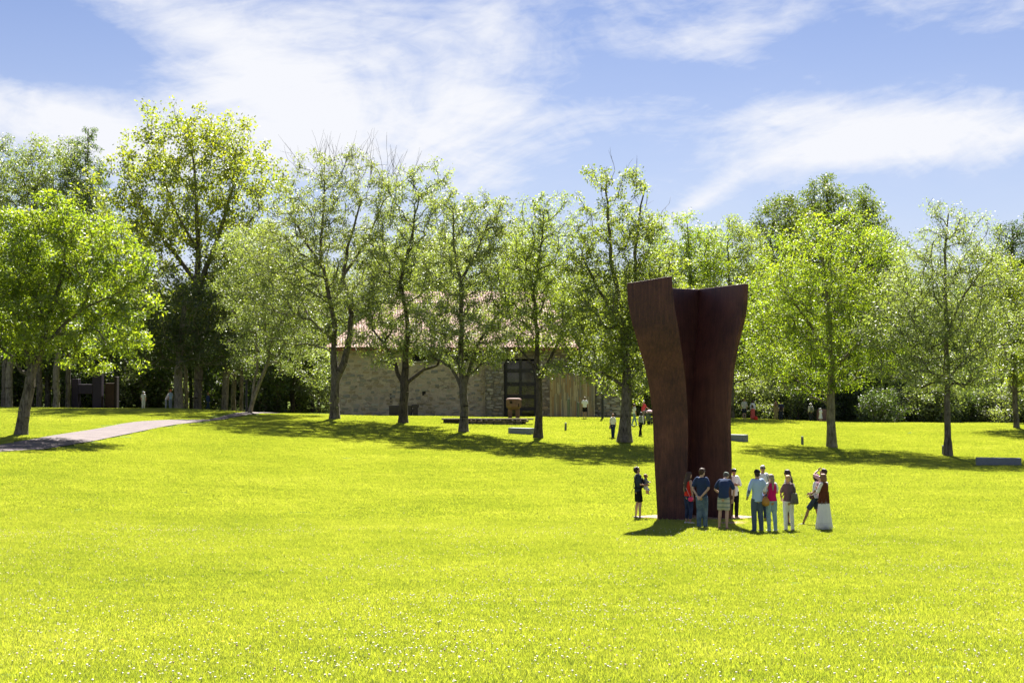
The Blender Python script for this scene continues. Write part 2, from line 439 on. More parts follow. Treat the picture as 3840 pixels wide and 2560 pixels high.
def build_grass():
    r = np.random.default_rng(3)
    near = [blade_patch('grass_patch', 1.0, 3600, .048, .0075, s) for s in (1, 2, 3)]
    far = [blade_patch('grass_patch_far', 2.0, 4600, .052, .016, s) for s in (4, 5, 6)]
    for nm, d0, d1, step, src, lab in (('grass', 10.5, 46, .70, near, 'short bright green lawn grass in the foreground below the sculpture'),
                                  ('grass', 46, 134, 1.32, far, 'sunlit mown grass on the far lawn and banks under the trees')):
        P = sector(d0, d1, step, r)
        keep = ~in_poly(P[:, 0], P[:, 1], PATH_POLY) & ~((P[:, 1] > 122.5) & (P[:, 0] > -16.5) & (P[:, 0] < 6))
        # keep whole patches off the path: test four offsets too
        q = step * .62
        for dx, dy in ((q, 0), (-q, 0), (0, q), (0, -q)): keep &= ~in_poly(P[:, 0] + dx, P[:, 1] + dy, PATH_POLY)
        keep &= ~((np.abs(P[:, 0] - 6.05) < 1.8) & (np.abs(P[:, 1] - 47.15) < .75))
        P = P[keep]; z = height(P[:, 0], P[:, 1]); n = len(P)
        e = .5
        gx = (height(P[:, 0] + e, P[:, 1]) - height(P[:, 0] - e, P[:, 1])) / (2 * e)
        gy = (height(P[:, 0], P[:, 1] + e) - height(P[:, 0], P[:, 1] - e)) / (2 * e)
        al = np.stack([np.arctan(gy), -np.arctan(gx), np.zeros(n)], 1)
        rot = r.integers(0, 4, n) * 0.0 + r.uniform(0, 2 * np.pi, n)
        # tilt is applied in the patch frame through Euler XYZ (X, Y first, then Z), so turn the gradient back by rz
        ca, sa = np.cos(-rot), np.sin(-rot)
        gxr = gx * ca - gy * sa; gyr = gx * sa + gy * ca
        al = np.stack([np.arctan(gyr), -np.arctan(gxr), np.zeros(n)], 1)
        scatter(nm, np.stack([P[:, 0], P[:, 1], z], 1), rot, r.uniform(.9, 1.12, n), r.integers(0, 3, n), src, label=lab, cat='grass', align=al)
build_grass()

def build_clover():
    r = np.random.default_rng(8)
    def head(name, col, rad):
        bm = bmesh.new(); bmesh.ops.create_icosphere(bm, subdivisions=2, radius=rad)
        for v in bm.verts:
            v.co *= 1 + .22 * math.sin(v.co.x * 900 + v.co.y * 700) ; v.co.z = v.co.z * .8 + .062
        box(bm, -.0012, .0012, -.0012, .0012, 0, .055)
        o = obj_bm(name, bm, plain(col, .8, .2, .15, 90)); COL.objects.unlink(o); return o
    src = [head('clover_head', (.78, .72, .62), .011), head('clover_head_pink', (.70, .52, .50), .010), head('clover_head_purple', (.28, .10, .22), .009)]
    P = []
    rr = random.Random(4)
    # drifts of flowers
    for _ in range(300):
        d = 11.5 + 31 * rr.random() ** 1.1; x = (rr.random() * 2 - 1) * .40 * d; n = rr.randint(4, 34); s = rr.uniform(.25, 1.1)
        for _ in range(n): P.append((x + rr.gauss(0, s * 1.5), d + rr.gauss(0, s * .8)))
    for _ in range(1100):
        d = 11 + 40 * rr.random(); P.append(((rr.random() * 2 - 1) * .42 * d, d))
    P = np.array(P); n = len(P)
    idx = np.where(r.random(n) < .82, 0, np.where(r.random(n) < .7, 1, 2))
    scatter('clover_flowers', np.stack([P[:, 0], P[:, 1], height(P[:, 0], P[:, 1])], 1), r.uniform(0, 6, n), r.uniform(.5, 1.12, n), idx, src,
            label='white and pale pink clover flowers scattered through the foreground lawn', cat='flowers')
    names = ['leftmost', 'second from the left', 'third from the left', 'fourth from the left', 'fifth from the left', 'sixth from the left', 'rightmost']
    for k, (px, py) in enumerate([(440, 2425), (466, 2423), (792, 2393), (841, 2426), (870, 2410), (876, 2423), (900, 2403)]):
        p = hit(px, py, 11, 20)
        e = empty('dandelion', p, label='yellow dandelion in the lower left lawn, %s of the seven' % names[k] if k else 'yellow dandelion in the lower left lawn, leftmost of the seven',
                  cat='flower', group='yellow dandelions in the lower left lawn')
        bm = bmesh.new(); bmesh.ops.create_cone(bm, segments=6, radius1=.002, radius2=.0017, depth=.085, cap_ends=True, matrix=Matrix.Translation((0, 0, .042)))
        obj_bm('stem', bm, plain((.12, .2, .03)), e)
        bm = bmesh.new()
        for ring, (rad, up, nn) in enumerate(((.022, .0, 14), (.015, .006, 11), (.008, .010, 8))):
            for j in range(nn):
                a = 2 * math.pi * (j + .5 * ring) / nn; b = .16
                c = Vector((math.cos(a), math.sin(a), 0)); s_ = Vector((-math.sin(a), math.cos(a), 0))
                vs = [bm.verts.new(Vector((0, 0, .085 + up * .5))), bm.verts.new(c * rad * .8 + s_ * .003 + Vector((0, 0, .087 + up))),
                      bm.verts.new(c * rad + Vector((0, 0, .086 + up))), bm.verts.new(c * rad * .8 - s_ * .003 + Vector((0, 0, .087 + up)))]
                bm.faces.new(vs)
        obj_bm('flower_head', bm, plain((.80, .55, .01), .7), e)
build_clover()

# ------------------------------------------------------------------ farmhouse
BD = 125.0
def mat_rubble(name, scale=2.2, lo=(.17, .145, .11), mid=(.29, .25, .185), hi=(.40, .36, .29), joint=(.34, .30, .23)):
    m, t = mat_new(name)
    tc = t.n('ShaderNodeTexCoord').outputs['Object']
    mp = t.n('ShaderNodeMapping', ins={'Vector': tc, 'Scale': (1, 1, 1.5)}).outputs[0]
    w = t.noise(mp, 2.5, 3)
    wp = t.n('ShaderNodeVectorMath', operation='ADD', ins={0: mp, 1: t.vec(t.m('MULTIPLY', w, .35), w, t.m('MULTIPLY', w, .3))}).outputs[0]
    v = t.n('ShaderNodeTexVoronoi', feature='F1', ins={'Vector': wp, 'Scale': scale})
    ve = t.n('ShaderNodeTexVoronoi', feature='DISTANCE_TO_EDGE', ins={'Vector': wp, 'Scale': scale})
    sepc = t.n('ShaderNodeSeparateColor', ins={0: v.outputs['Color']}).outputs[0]
    n = t.noise(tc, .5, 5, .65); n2 = t.noise(tc, 14, 4, .7)
    k = t.m('ADD', t.m('MULTIPLY', sepc, .5), t.m('ADD', t.m('MULTIPLY', n, .35), t.m('MULTIPLY', n2, .15)))
    stone = t.ramp(k, [(.25, lo), (.5, mid), (.8, hi)])
    e = t.ramp(ve.outputs['Distance'], [(.02, (0, 0, 0)), (.09, (1, 1, 1))])
    plast = t.ramp(n, [(.42, (0, 0, 0)), (.58, (1, 1, 1))])
    rust = t.ramp(t.noise(tc, 3.1, 5, .7), [(.62, (0, 0, 0)), (.72, (1, 1, 1))])
    c = t.mixc(e, c4(joint), stone)
    c = t.mixc(t.m('MULTIPLY', plast, .6), c, c4(joint))
    c = t.mixc(t.m('MULTIPLY', rust, .5), c, (.24, .13, .065, 1))
    bump = t.m('ADD', t.m('MULTIPLY', e, .7), t.m('MULTIPLY', n2, .3))
    finish(m, t, pbsdf(t, c, .95, .1, bump, .8)); return m
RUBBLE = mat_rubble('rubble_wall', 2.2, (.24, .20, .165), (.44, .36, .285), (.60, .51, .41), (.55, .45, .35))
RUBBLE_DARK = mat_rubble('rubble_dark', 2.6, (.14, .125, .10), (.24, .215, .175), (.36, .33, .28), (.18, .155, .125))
STONE_M = [plain(c, .95, .1, .28, 6) for c in ((.34, .31, .26), (.42, .38, .31), (.28, .27, .25), (.38, .30, .21), (.48, .44, .37))]
DARKSTEEL = plain((.030, .028, .034), .55, .4, .2, 5)
CORTEN_DK = plain((.042, .033, .045), .6, .35, .25, 4)

def stone_mesh(seed, mat):
    r = random.Random(seed); bm = bmesh.new()
    bmesh.ops.create_cube(bm, size=1.0)
    for v in bm.verts:
        v.co = Vector((v.co.x * r.uniform(.75, 1.0), v.co.y, v.co.z * r.uniform(.7, 1.0)))
    bevel(bm, .10)
    for f in bm.faces: f.smooth = False
    me = bpy.data.meshes.new('stone'); bm.to_mesh(me); bm.free(); me.materials.append(mat)
    return me
STONES = [stone_mesh(k, STONE_M[k % 5]) for k in range(10)]

TSTONES = [stone_mesh(20 + k, plain(c, .95, .1, .28, 6)) for k, c in enumerate(((.15, .115, .095), (.21, .16, .13), (.12, .10, .085)))]
def build_house():
    g = gz(-6, BD) - .15
    base = Vector((xat(1265, BD), BD, g))
    e = empty('farmhouse', (-6, BD, g), label='old stone farmhouse with a pink clay tile roof standing behind the tree row', cat='house')
    X = lambda px: xat(px, BD) + 6
    Zt = lambda py: zat(py, BD) - g
    x0, x1 = X(1268), X(2128); zt = Zt(1306); zl = Zt(1362)
    dp = 15.0
    # walls: front in pieces round the ledge recess and the glazed bay
    def wallpart(px0, px1, z0, z1, y0=0.0, y1=.7, mat=RUBBLE, name='wall'):
        bm = bmesh.new(); box(bm, X(px0), X(px1), y0, y1, z0, z1)
        return obj_bm(name, bm, mat, e)
    wallpart(1268, 1545, 0, zt)
    wallpart(1545, 1820, 0, zl)
    wallpart(1545, 1890, zl + .002, zt, 1.1, 1.6, DARKSTEEL, 'dark_panel')
    bm = bmesh.new(); box(bm, X(1545) - .0, X(1893), -.14, 1.0, zl + .002, zl + .2); bevel(bm, .03)
    obj_bm('ledge', bm, plain((.33, .30, .25), .9, .1, .2), e)
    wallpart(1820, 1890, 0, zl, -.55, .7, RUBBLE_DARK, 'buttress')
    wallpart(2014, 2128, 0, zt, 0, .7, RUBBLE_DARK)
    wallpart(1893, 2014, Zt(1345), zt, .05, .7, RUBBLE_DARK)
    bm = bmesh.new(); box(bm, x0, x0 + .6, .7, dp, 0, zt); obj_bm('wall', bm, RUBBLE, e)
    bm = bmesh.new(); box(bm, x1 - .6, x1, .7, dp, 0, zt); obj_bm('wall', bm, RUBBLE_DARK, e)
    bm = bmesh.new(); box(bm, x0 + .6, x1 - .6, dp - .6, dp, 0, zt); obj_bm('wall', bm, RUBBLE, e)
    # glazed bay: panes behind heavy dark beams
    gm, t = mat_new('glass')
    tc = t.n('ShaderNodeTexCoord').outputs['Object']
    finish(gm, t, pbsdf(t, t.ramp(t.noise(tc, 1.3, 4), [(.4, (.018, .017, .014)), (.65, (.07, .062, .045))]), .08, .6))
    ws = empty('window', (0, .35, 0)); ws.parent = e
    rows = [1567, 1533, 1487, 1440, 1390, 1346]; cols = [1893, 1952, 2014]
    for a, b in zip(rows, rows[1:]):
        for c, d in zip(cols, cols[1:]):
            bm = bmesh.new(); box(bm, X(c) + .08, X(d) - .08, .10, .14, Zt(a) + .14, Zt(b) - .14)
            obj_bm('pane', bm, gm, ws)
    for py in rows[1:-1]:
        bm = bmesh.new(); box(bm, X(1893) + .002, X(2014) - .002, -.12, .16, Zt(py) - .17, Zt(py) + .17); obj_bm('beam', bm, DARKSTEEL, ws)
    for px in (1897, 1952, 2009):
        bm = bmesh.new(); box(bm, X(px) - .13, X(px) + .13, -.18, -.122, 0, Zt(1346)); obj_bm('post', bm, DARKSTEEL, ws)
    # individually set stones proud of the wall face
    r = random.Random(9); n = 0; placed = []
    zones = [(1272, 1542, Zt(1565), zt - .3, 0.0, 105, (.30, .75), (.18, .34)), (1548, 1815, Zt(1565), zl - .25, 0.0, 80, (.30, .7), (.16, .32)),
             (1822, 1888, Zt(1565), zl - .2, -.55, 60, (.3, .8), (.14, .26)), (2018, 2125, Zt(1565), zt - .3, 0.0, 50, (.3, .7), (.16, .3))]
    for (a, b, z0, z1, yf, cnt, wr, hr) in zones:
        k = 0; tries = 0
        while k < cnt and tries < 4000:
            tries += 1
            w, h = r.uniform(*wr), r.uniform(*hr); x = r.uniform(X(a) + w / 2, X(b) - w / 2); z = z0 + (z1 - z0) * r.random() ** 1.25 + h / 2
            if any(abs(x - p) < (w + q) / 2 + .03 and abs(z - s) < (h + u) / 2 + .03 for p, q, s, u in placed): continue
            placed.append((x, w, z, h)); k += 1
            o = link('stone', STONES[r.randrange(10)], e, (x, yf + .02, z)); o.scale = (w, .14, h); o.rotation_euler = (0, R(r.uniform(-5, 5)), 0)
    # niche and slit: solid dark plates, the hollow's shade put into their colour
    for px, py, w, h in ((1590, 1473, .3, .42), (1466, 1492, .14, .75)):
        bm = bmesh.new(); box(bm, X(px) - w / 2, X(px) + w / 2, -.012, .02, Zt(py) - h / 2, Zt(py) + h / 2); obj_bm('opening_shade', bm, plain((.03, .026, .02)), e)
    # hipped roof with barrel tiles
    ov = .95; ex0, ex1, ey0, ey1 = x0 - ov, x1 + ov, -ov, dp + ov
    ez = zt + .02; run = (ey1 - ey0) / 2; rise = 5.4; ry = (ey0 + ey1) / 2
    hx0, hx1 = ex0 + 6.0, ex1 - 3.0
    bm = bmesh.new()
    pts = [(ex0, ey0, ez), (ex1, ey0, ez), (ex1, ey1, ez), (ex0, ey1, ez), (hx0, ry, ez + rise), (hx1, ry, ez + rise)]
    vs = [bm.verts.new(p) for p in pts]
    for f in [(0, 1, 5, 4), (1, 2, 5), (2, 3, 4, 5), (3, 0, 4), (3, 2, 1, 0)]: bm.faces.new([vs[i] for i in f])
    roof = obj_bm('roof', bm, plain((.30, .17, .12), .9, .1), e)
    bm = bmesh.new(); box(bm, ex0 + .02, ex1 - .02, ey0 + .04, ey0 + .16, ez - .24, ez - .02); obj_bm('fascia', bm, plain((.20, .075, .055)), e)
    tm, t = mat_new('clay_tiles')
    at_ = t.n('ShaderNodeAttribute', attribute_name='var').outputs['Fac']
    tc = t.n('ShaderNodeTexCoord').outputs['Object']
    k = t.m('ADD', t.m('MULTIPLY', at_, .6), t.m('MULTIPLY', t.noise(tc, 3, 4), .4))
    finish(tm, t, pbsdf(t, t.ramp(k, [(.2, (.27, .16, .13)), (.5, (.44, .30, .25)), (.8, (.56, .44, .38))]), .85, .15))
    V, Fc, A = [], [], []
    rr = np.random.default_rng(2)
    sl = math.hypot(run, rise); ux, uz = run / sl, rise / sl
    nrow = int(sl / .34)
    for i in range(nrow):
        s0 = i * .34; f0 = s0 / sl; f1 = min(1, (s0 + .42) / sl)
        xa = ex0 + (hx0 - ex0) * f0; xb = ex1 - (ex1 - hx1) * f0
        for x in np.arange(xa + .13, xb - .1, .235):
            b = len(V); w0, w1 = .125, .10; lift = .045 + rr.uniform(-.008, .014)
            for s, w, l in ((s0 - .03, w0, lift), (s0 + .42, w1, lift - .02)):
                y = ey0 + s * ux; z = ez + s * uz
                for a in (-1, -.62, 0, .62, 1):
                    hgt = math.sqrt(max(0, 1 - a * a)) * .09 + l
                    V.append((x + a * w, y - uz * hgt, z + ux * hgt))
            for q in range(4): Fc.append((b + q, b + q + 1, b + 6 + q, b + 5 + q)); A.append(rr.random() * .6 + .4 * ((b * 7919) % 97) / 97)
    obj_np('roof_tiles', np.array(V), np.array(Fc), tm, roof, attr=A)['kind'] = 'stuff'
    # low stone terrace edge in front, with a raised paved terrace behind it
    td = hit(1870, 1591, 70, 118).y
    tw = empty('terrace_wall', (xat(1870, td), td, gz(xat(1870, td), td)), label='low dry stone retaining wall in front of the farmhouse glazing', cat='wall')
    r2 = random.Random(3)
    for (pa, pb, row0, row1, y) in ((1655, 1980, 1568, 1573.5, 0), (1760, 1968, 1574, 1582, -.10), (1762, 1955, 1582.5, 1596, -.2)):
        x = xat(pa, td) - tw.location.x; xe = xat(pb, td) - tw.location.x
        z0 = zat(row1, td) - tw.location.z; z1 = zat(row0, td) - tw.location.z
        while x < xe:
            w = r2.uniform(.25, .6)
            o = link('stone', TSTONES[r2.randrange(3)], tw, (x + w / 2, y, (z0 + z1) / 2)); o.scale = (w * 1.06, .5, (z1 - z0) * 1.15); x += w
    bm = bmesh.new(); box(bm, xat(1662, td) - tw.location.x, xat(1972, td) - tw.location.x, .25, .7, -.9, zat(1570, td) - tw.location.z)
    obj_bm('fill', bm, plain((.10, .085, .07), .95, .1), tw)
    # kerb line of flat stones along the terrace to the left
    kb = empty('stone_edging', (xat(1480, 119), 119, gz(xat(1480, 119), 119)), label='thin line of flat stones edging the lawn along the farmhouse wall', cat='edging')
    x = xat(1318, 119)
    while x < xat(1700, 119):
        w = r2.uniform(.4, .8); z = zat(1564, 119) - .06
        o = link('stone', STONES[r2.randrange(10)], kb, (x + w / 2 - kb.location.x, 0, z - kb.location.z)); o.scale = (w, .4, .22); x += w
build_house()

def build_slat_wall():
    d = 119.0; g = gz(xat(2145, d), d)
    e = empty('slatted_wall', (xat(2145, d), d, g), label='tall wall of irregular vertical tan stone slats right of the farmhouse', cat='wall')
    r = random.Random(31); x0 = xat(2062, d) - e.location.x; x1 = xat(2226, d) - e.location.x
    mats = [plain(c, .9, .1, .25, 3) for c in ((.46, .35, .20), (.55, .45, .29), (.33, .26, .17), (.42, .27, .15), (.33, .30, .24))]
    meshes = []
    for k in range(8):
        bm = bmesh.new(); rr = random.Random(k)
        zs = [0, .3, .62, 1]
        rings = []
        for z in zs:
            ox = rr.uniform(-.12, .12) if 0 < z < 1 else 0; w = rr.uniform(.38, .5)
            rings.append([bm.verts.new((ox + sx * w, sy * .5, z)) for sx, sy in ((-1, -1), (1, -1), (1, 1), (-1, 1))])
        for a, b in zip(rings, rings[1:]):
            for q in range(4): bm.faces.new((a[q], a[(q + 1) % 4], b[(q + 1) % 4], b[q]))
        bm.faces.new(rings[-1]); bm.faces.new(rings[0][::-1])
        me = bpy.data.meshes.new('slat'); bm.to_mesh(me); bm.free(); me.materials.append(mats[k % 5]); meshes.append(me)
    x = x0
    while x < x1:
        w = r.uniform(.05, .12); f = (x - x0) / (x1 - x0)
        top = zat(1398 + 14 * f + r.uniform(-4, 4), d) - g
        z = 0.0
        while z < top:
            h = r.uniform(.9, 2.2); h = min(h, top - z + .02)
            o = link('slat', meshes[r.randrange(8)], e, (x + w / 2, r.uniform(-.03, .03), z)); o.scale = (w, .12, h - .015); z += h
        x += w + .004
    bm = bmesh.new(); box(bm, x0, x1, .1, .5, -.3, zat(1400, d) - g); obj_bm('backing', bm, plain((.15, .12, .08)), e)
    # sloping dark stone wall to its right
    d2 = 119.5; g2 = gz(xat(2275, d2), d2)
    e2 = empty('sloping_stone_wall', (xat(2275, d2), d2, g2), label='dark stone wall with a sloping mossy top beside the slatted wall', cat='wall')
    XX = lambda px: xat(px, d2) - e2.location.x
    bm = bmesh.new()
    prof = [(2228, 1400), (2276, 1442), (2298, 1463), (2326, 1500), (2334, 1580)]
    top = [(XX(px), zat(py, d2) - g2) for px, py in prof]
    fr = [bm.verts.new((x, 0, max(z, -.4))) for x, z in top] + [bm.verts.new((XX(2334), 0, -.5)), bm.verts.new((XX(2228), 0, -.5))]
    bk = [bm.verts.new(v.co + Vector((0, .8, 0))) for v in fr]
    n = len(fr)
    bm.faces.new(fr[::-1]); bm.faces.new(bk)
    for i in range(n): bm.faces.new((fr[i], fr[(i + 1) % n], bk[(i + 1) % n], bk[i]))
    bmesh.ops.recalc_face_normals(bm, faces=bm.faces[:])
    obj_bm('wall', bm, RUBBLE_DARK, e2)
    for k in range(70):
        px = r.uniform(2231, 2326); tz = np.interp(px, [p[0] for p in prof], [p[1] for p in prof])
        py = r.uniform(tz + 8, 1568)
        o = link('stone', STONES[r.randrange(10)], e2, (XX(px), -.01, zat(py, d2) - g2)); o.scale = (r.uniform(.25, .5), .1, r.uniform(.12, .22))
    for a, b in zip(prof[:3], prof[1:4]):
        for k in range(3):
            f = (k + .5) / 3; px = a[0] + (b[0] - a[0]) * f; py = a[1] + (b[1] - a[1]) * f
            o = link('coping_stone', STONES[1], e2, (XX(px), .35, zat(py, d2) - g2 + .02)); o.scale = (.5, .95, .16)
            o.rotation_euler = (0, math.atan2(b[1] - a[1], b[0] - a[0]), 0)
    # green posts standing in front of the slats
    for px, top_, bot, lab in ((2132, 1494, 1567, 'grey green post before the slatted wall, tallest of the three'), (2119, 1502, 1530, ''), (2169, 1508, 1567, 'thin grey green post before the slatted wall, beside the man in black shorts')):
        if not lab: continue
        p = Vector((xat(px, 116), 116, gz(xat(px, 116), 116))); h = zat(top_, 116) - p.z
        bm = bmesh.new(); box(bm, -.09, .09, -.05, .05, -.1, h); bevel(bm, .012)
        o = obj_bm('post', bm, plain((.13, .15, .12)), None, loc=p); tag(o, lab.replace(', tallest of the three', ', the thicker and taller one'), 'post')
build_slat_wall()

# ------------------------------------------------------------------ the steel sculpture (plain flared stand-in)
def build_sculpture():
    D = 46.9
    g = gz(xat(2600, D), D)
    e = empty('steel_sculpture', (xat(2600, D), D, g), label='giant rust brown steel sculpture of tall flared plates on the lawn', cat='sculpture')
    m, t = mat_new('corten_steel')
    tc = t.n('ShaderNodeTexCoord').outputs['Object']
    mp = t.n('ShaderNodeMapping', ins={'Vector': tc, 'Scale': (9, 9, .3)}).outputs[0]
    st = t.noise(mp, 1.9, 6, .75); bl = t.noise(tc, .7, 5, .6); fi = t.noise(tc, 30, 3, .6)
    k = t.m('ADD', t.m('ADD', t.m('MULTIPLY', st, .42), t.m('MULTIPLY', bl, .42)), t.m('MULTIPLY', fi, .16))
    col = t.ramp(k, [(.40, (.036, .015, .019)), (.5, (.080, .031, .029)), (.62, (.140, .056, .046))])
    finish(m, t, pbsdf(t, col, .62, .28, t.m('ADD', t.m('MULTIPLY', st, .5), t.m('MULTIPLY', fi, .5)), .18))
    ox, oy = e.location.x, e.location.y
    def edge(keys):     # keys: (t, px, dist) -> smooth 3-d curve x,y for t in 0..1
        ts = [k_[0] for k_ in keys]; xs = [xat(k_[1], k_[2]) - ox for k_ in keys]; ys = [k_[2] - oy for k_ in keys]
        def f(tt):
            j = 0
            while j < len(ts) - 2 and ts[j + 1] < tt: j += 1
            u = (tt - ts[j]) / (ts[j + 1] - ts[j]); i0 = max(0, j - 1); i3 = min(len(ts) - 1, j + 2)
            return (_cr(xs[i0], xs[j], xs[j + 1], xs[i3], u), _cr(ys[i0], ys[j], ys[j + 1], ys[i3], u))
        return f
    def plate(name, A, B, za, zb, th, ns=14, nt=70):
        bm = bmesh.new(); grid = []
        for i in range(nt + 1):
            tt = i / nt; ax, ay = A(tt); bx, by = B(tt); row = []
            for j in range(ns + 1):
                s = j / ns; row.append(bm.verts.new((ax + (bx - ax) * s, ay + (by - ay) * s, tt * (za + (zb - za) * s) - .02)))
            grid.append(row)
        for a, b in zip(grid, grid[1:]):
            for j in range(ns): bm.faces.new((a[j], a[j + 1], b[j + 1], b[j]))
        o = obj_bm(name, bm, m, e, smooth=True)
        md = o.modifiers.new('thickness', 'SOLIDIFY'); md.thickness = th; md.offset = 0; md.use_even_offset = True
        md = o.modifiers.new('edge', 'BEVEL'); md.width = .012; md.segments = 2; md.limit_method = 'ANGLE'; md.angle_limit = R(40)
        return o
    zt = lambda py, d: zat(py, d) - g
    LA = edge([(0, 2464, 46.3), (.25, 2453, 46.2), (.45, 2446, 46.0), (.62, 2425, 45.7), (.78, 2385, 45.3), (.9, 2358, 45.2), (1, 2352, 45.2)])
    LB = edge([(0, 2568, 46.2), (.25, 2577, 46.1), (.45, 2578, 45.9), (.62, 2566, 45.6), (.78, 2546, 45.2), (.9, 2528, 45.1), (1, 2520, 45.1)])
    plate('front_plate', LA, LB, zt(1060, 45.2), zt(1033, 45.1), .16)
    VA = edge([(0, 2588, 48.4), (.3, 2586, 48.3), (.5, 2592, 48.2), (.65, 2600, 48.3), (.8, 2612, 48.6), (1, 2622, 49.0)])
    RB = edge([(0, 2735, 46.6), (.25, 2737, 46.4), (.45, 2734, 46.2), (.6, 2742, 46.0), (.75, 2765, 45.7), (.88, 2793, 45.4), (1, 2800, 45.3)])
    plate('side_plate', VA, RB, zt(1083, 49.0), zt(1061, 45.3), .14)
    BA = edge([(0, 2478, 47.4), (.3, 2490, 47.4), (.5, 2490, 47.2), (.7, 2480, 46.9), (1, 2470, 46.7)])
    BB = edge([(0, 2587, 48.34), (.3, 2585, 48.24), (.5, 2591, 48.14), (.65, 2599, 48.24), (.8, 2611, 48.54), (1, 2621, 48.94)])
    plate('rear_plate', BA, BB, zt(1076, 46.7), zt(1083, 48.94), .14)
    # steel footing plate, lying in the turf
    bm = bmesh.new()
    pts = [(2372, 1939), (2470, 1946), (2560, 1951), (2700, 1948), (2790, 1946), (2838, 1940), (2760, 1934), (2560, 1930), (2450, 1933)]
    ps = [hit(px, py, 30, 60) for px, py in pts]
    up = [bm.verts.new((p.x - ox, p.y - oy, gz(p.x, p.y) + .05 - g)) for p in ps]; dn = [bm.verts.new(v.co - Vector((0, 0, .3))) for v in up]
    bm.faces.new(up); n = len(up)
    for i in range(n): bm.faces.new((up[i], dn[i], dn[(i + 1) % n], up[(i + 1) % n]))
    bmesh.ops.recalc_face_normals(bm, faces=bm.faces[:])
    obj_bm('footing', bm, plain((.26, .17, .145), .85, .15, .2, 3), e)
    # worn bare earth beside it
    for pts2 in ([(2640, 1962), (2700, 1957), (2790, 1954), (2812, 1961), (2765, 1968), (2690, 1965)],):
        ps = [hit(px, py, 30, 60) for px, py in pts2]; c = sum((Vector((p.x, p.y)) for p in ps), Vector((0, 0))) / len(ps)
        bm = bmesh.new(); ring = []
        rr = random.Random(2); N = 40
        for k in range(N):
            a = k / N * len(ps); i = int(a); p = ps[i].lerp(ps[(i + 1) % len(ps)], a - i); f = rr.uniform(.85, 1.15)
            x = c.x + (p.x - c.x) * f; y = c.y + (p.y - c.y) * f
            ring.append(bm.verts.new((x, y, gz(x, y) + .035)))
        cv = bm.verts.new((c.x, c.y, gz(c.x, c.y) + .055))
        for k in range(N): bm.faces.new((ring[k], ring[(k + 1) % N], cv))
        bmesh.ops.recalc_face_normals(bm, faces=bm.faces[:])
        tag(obj_bm('bare_soil', bm, plain((.30, .20, .14), .95, .05, .3, 8)), kind='structure')
build_sculpture()

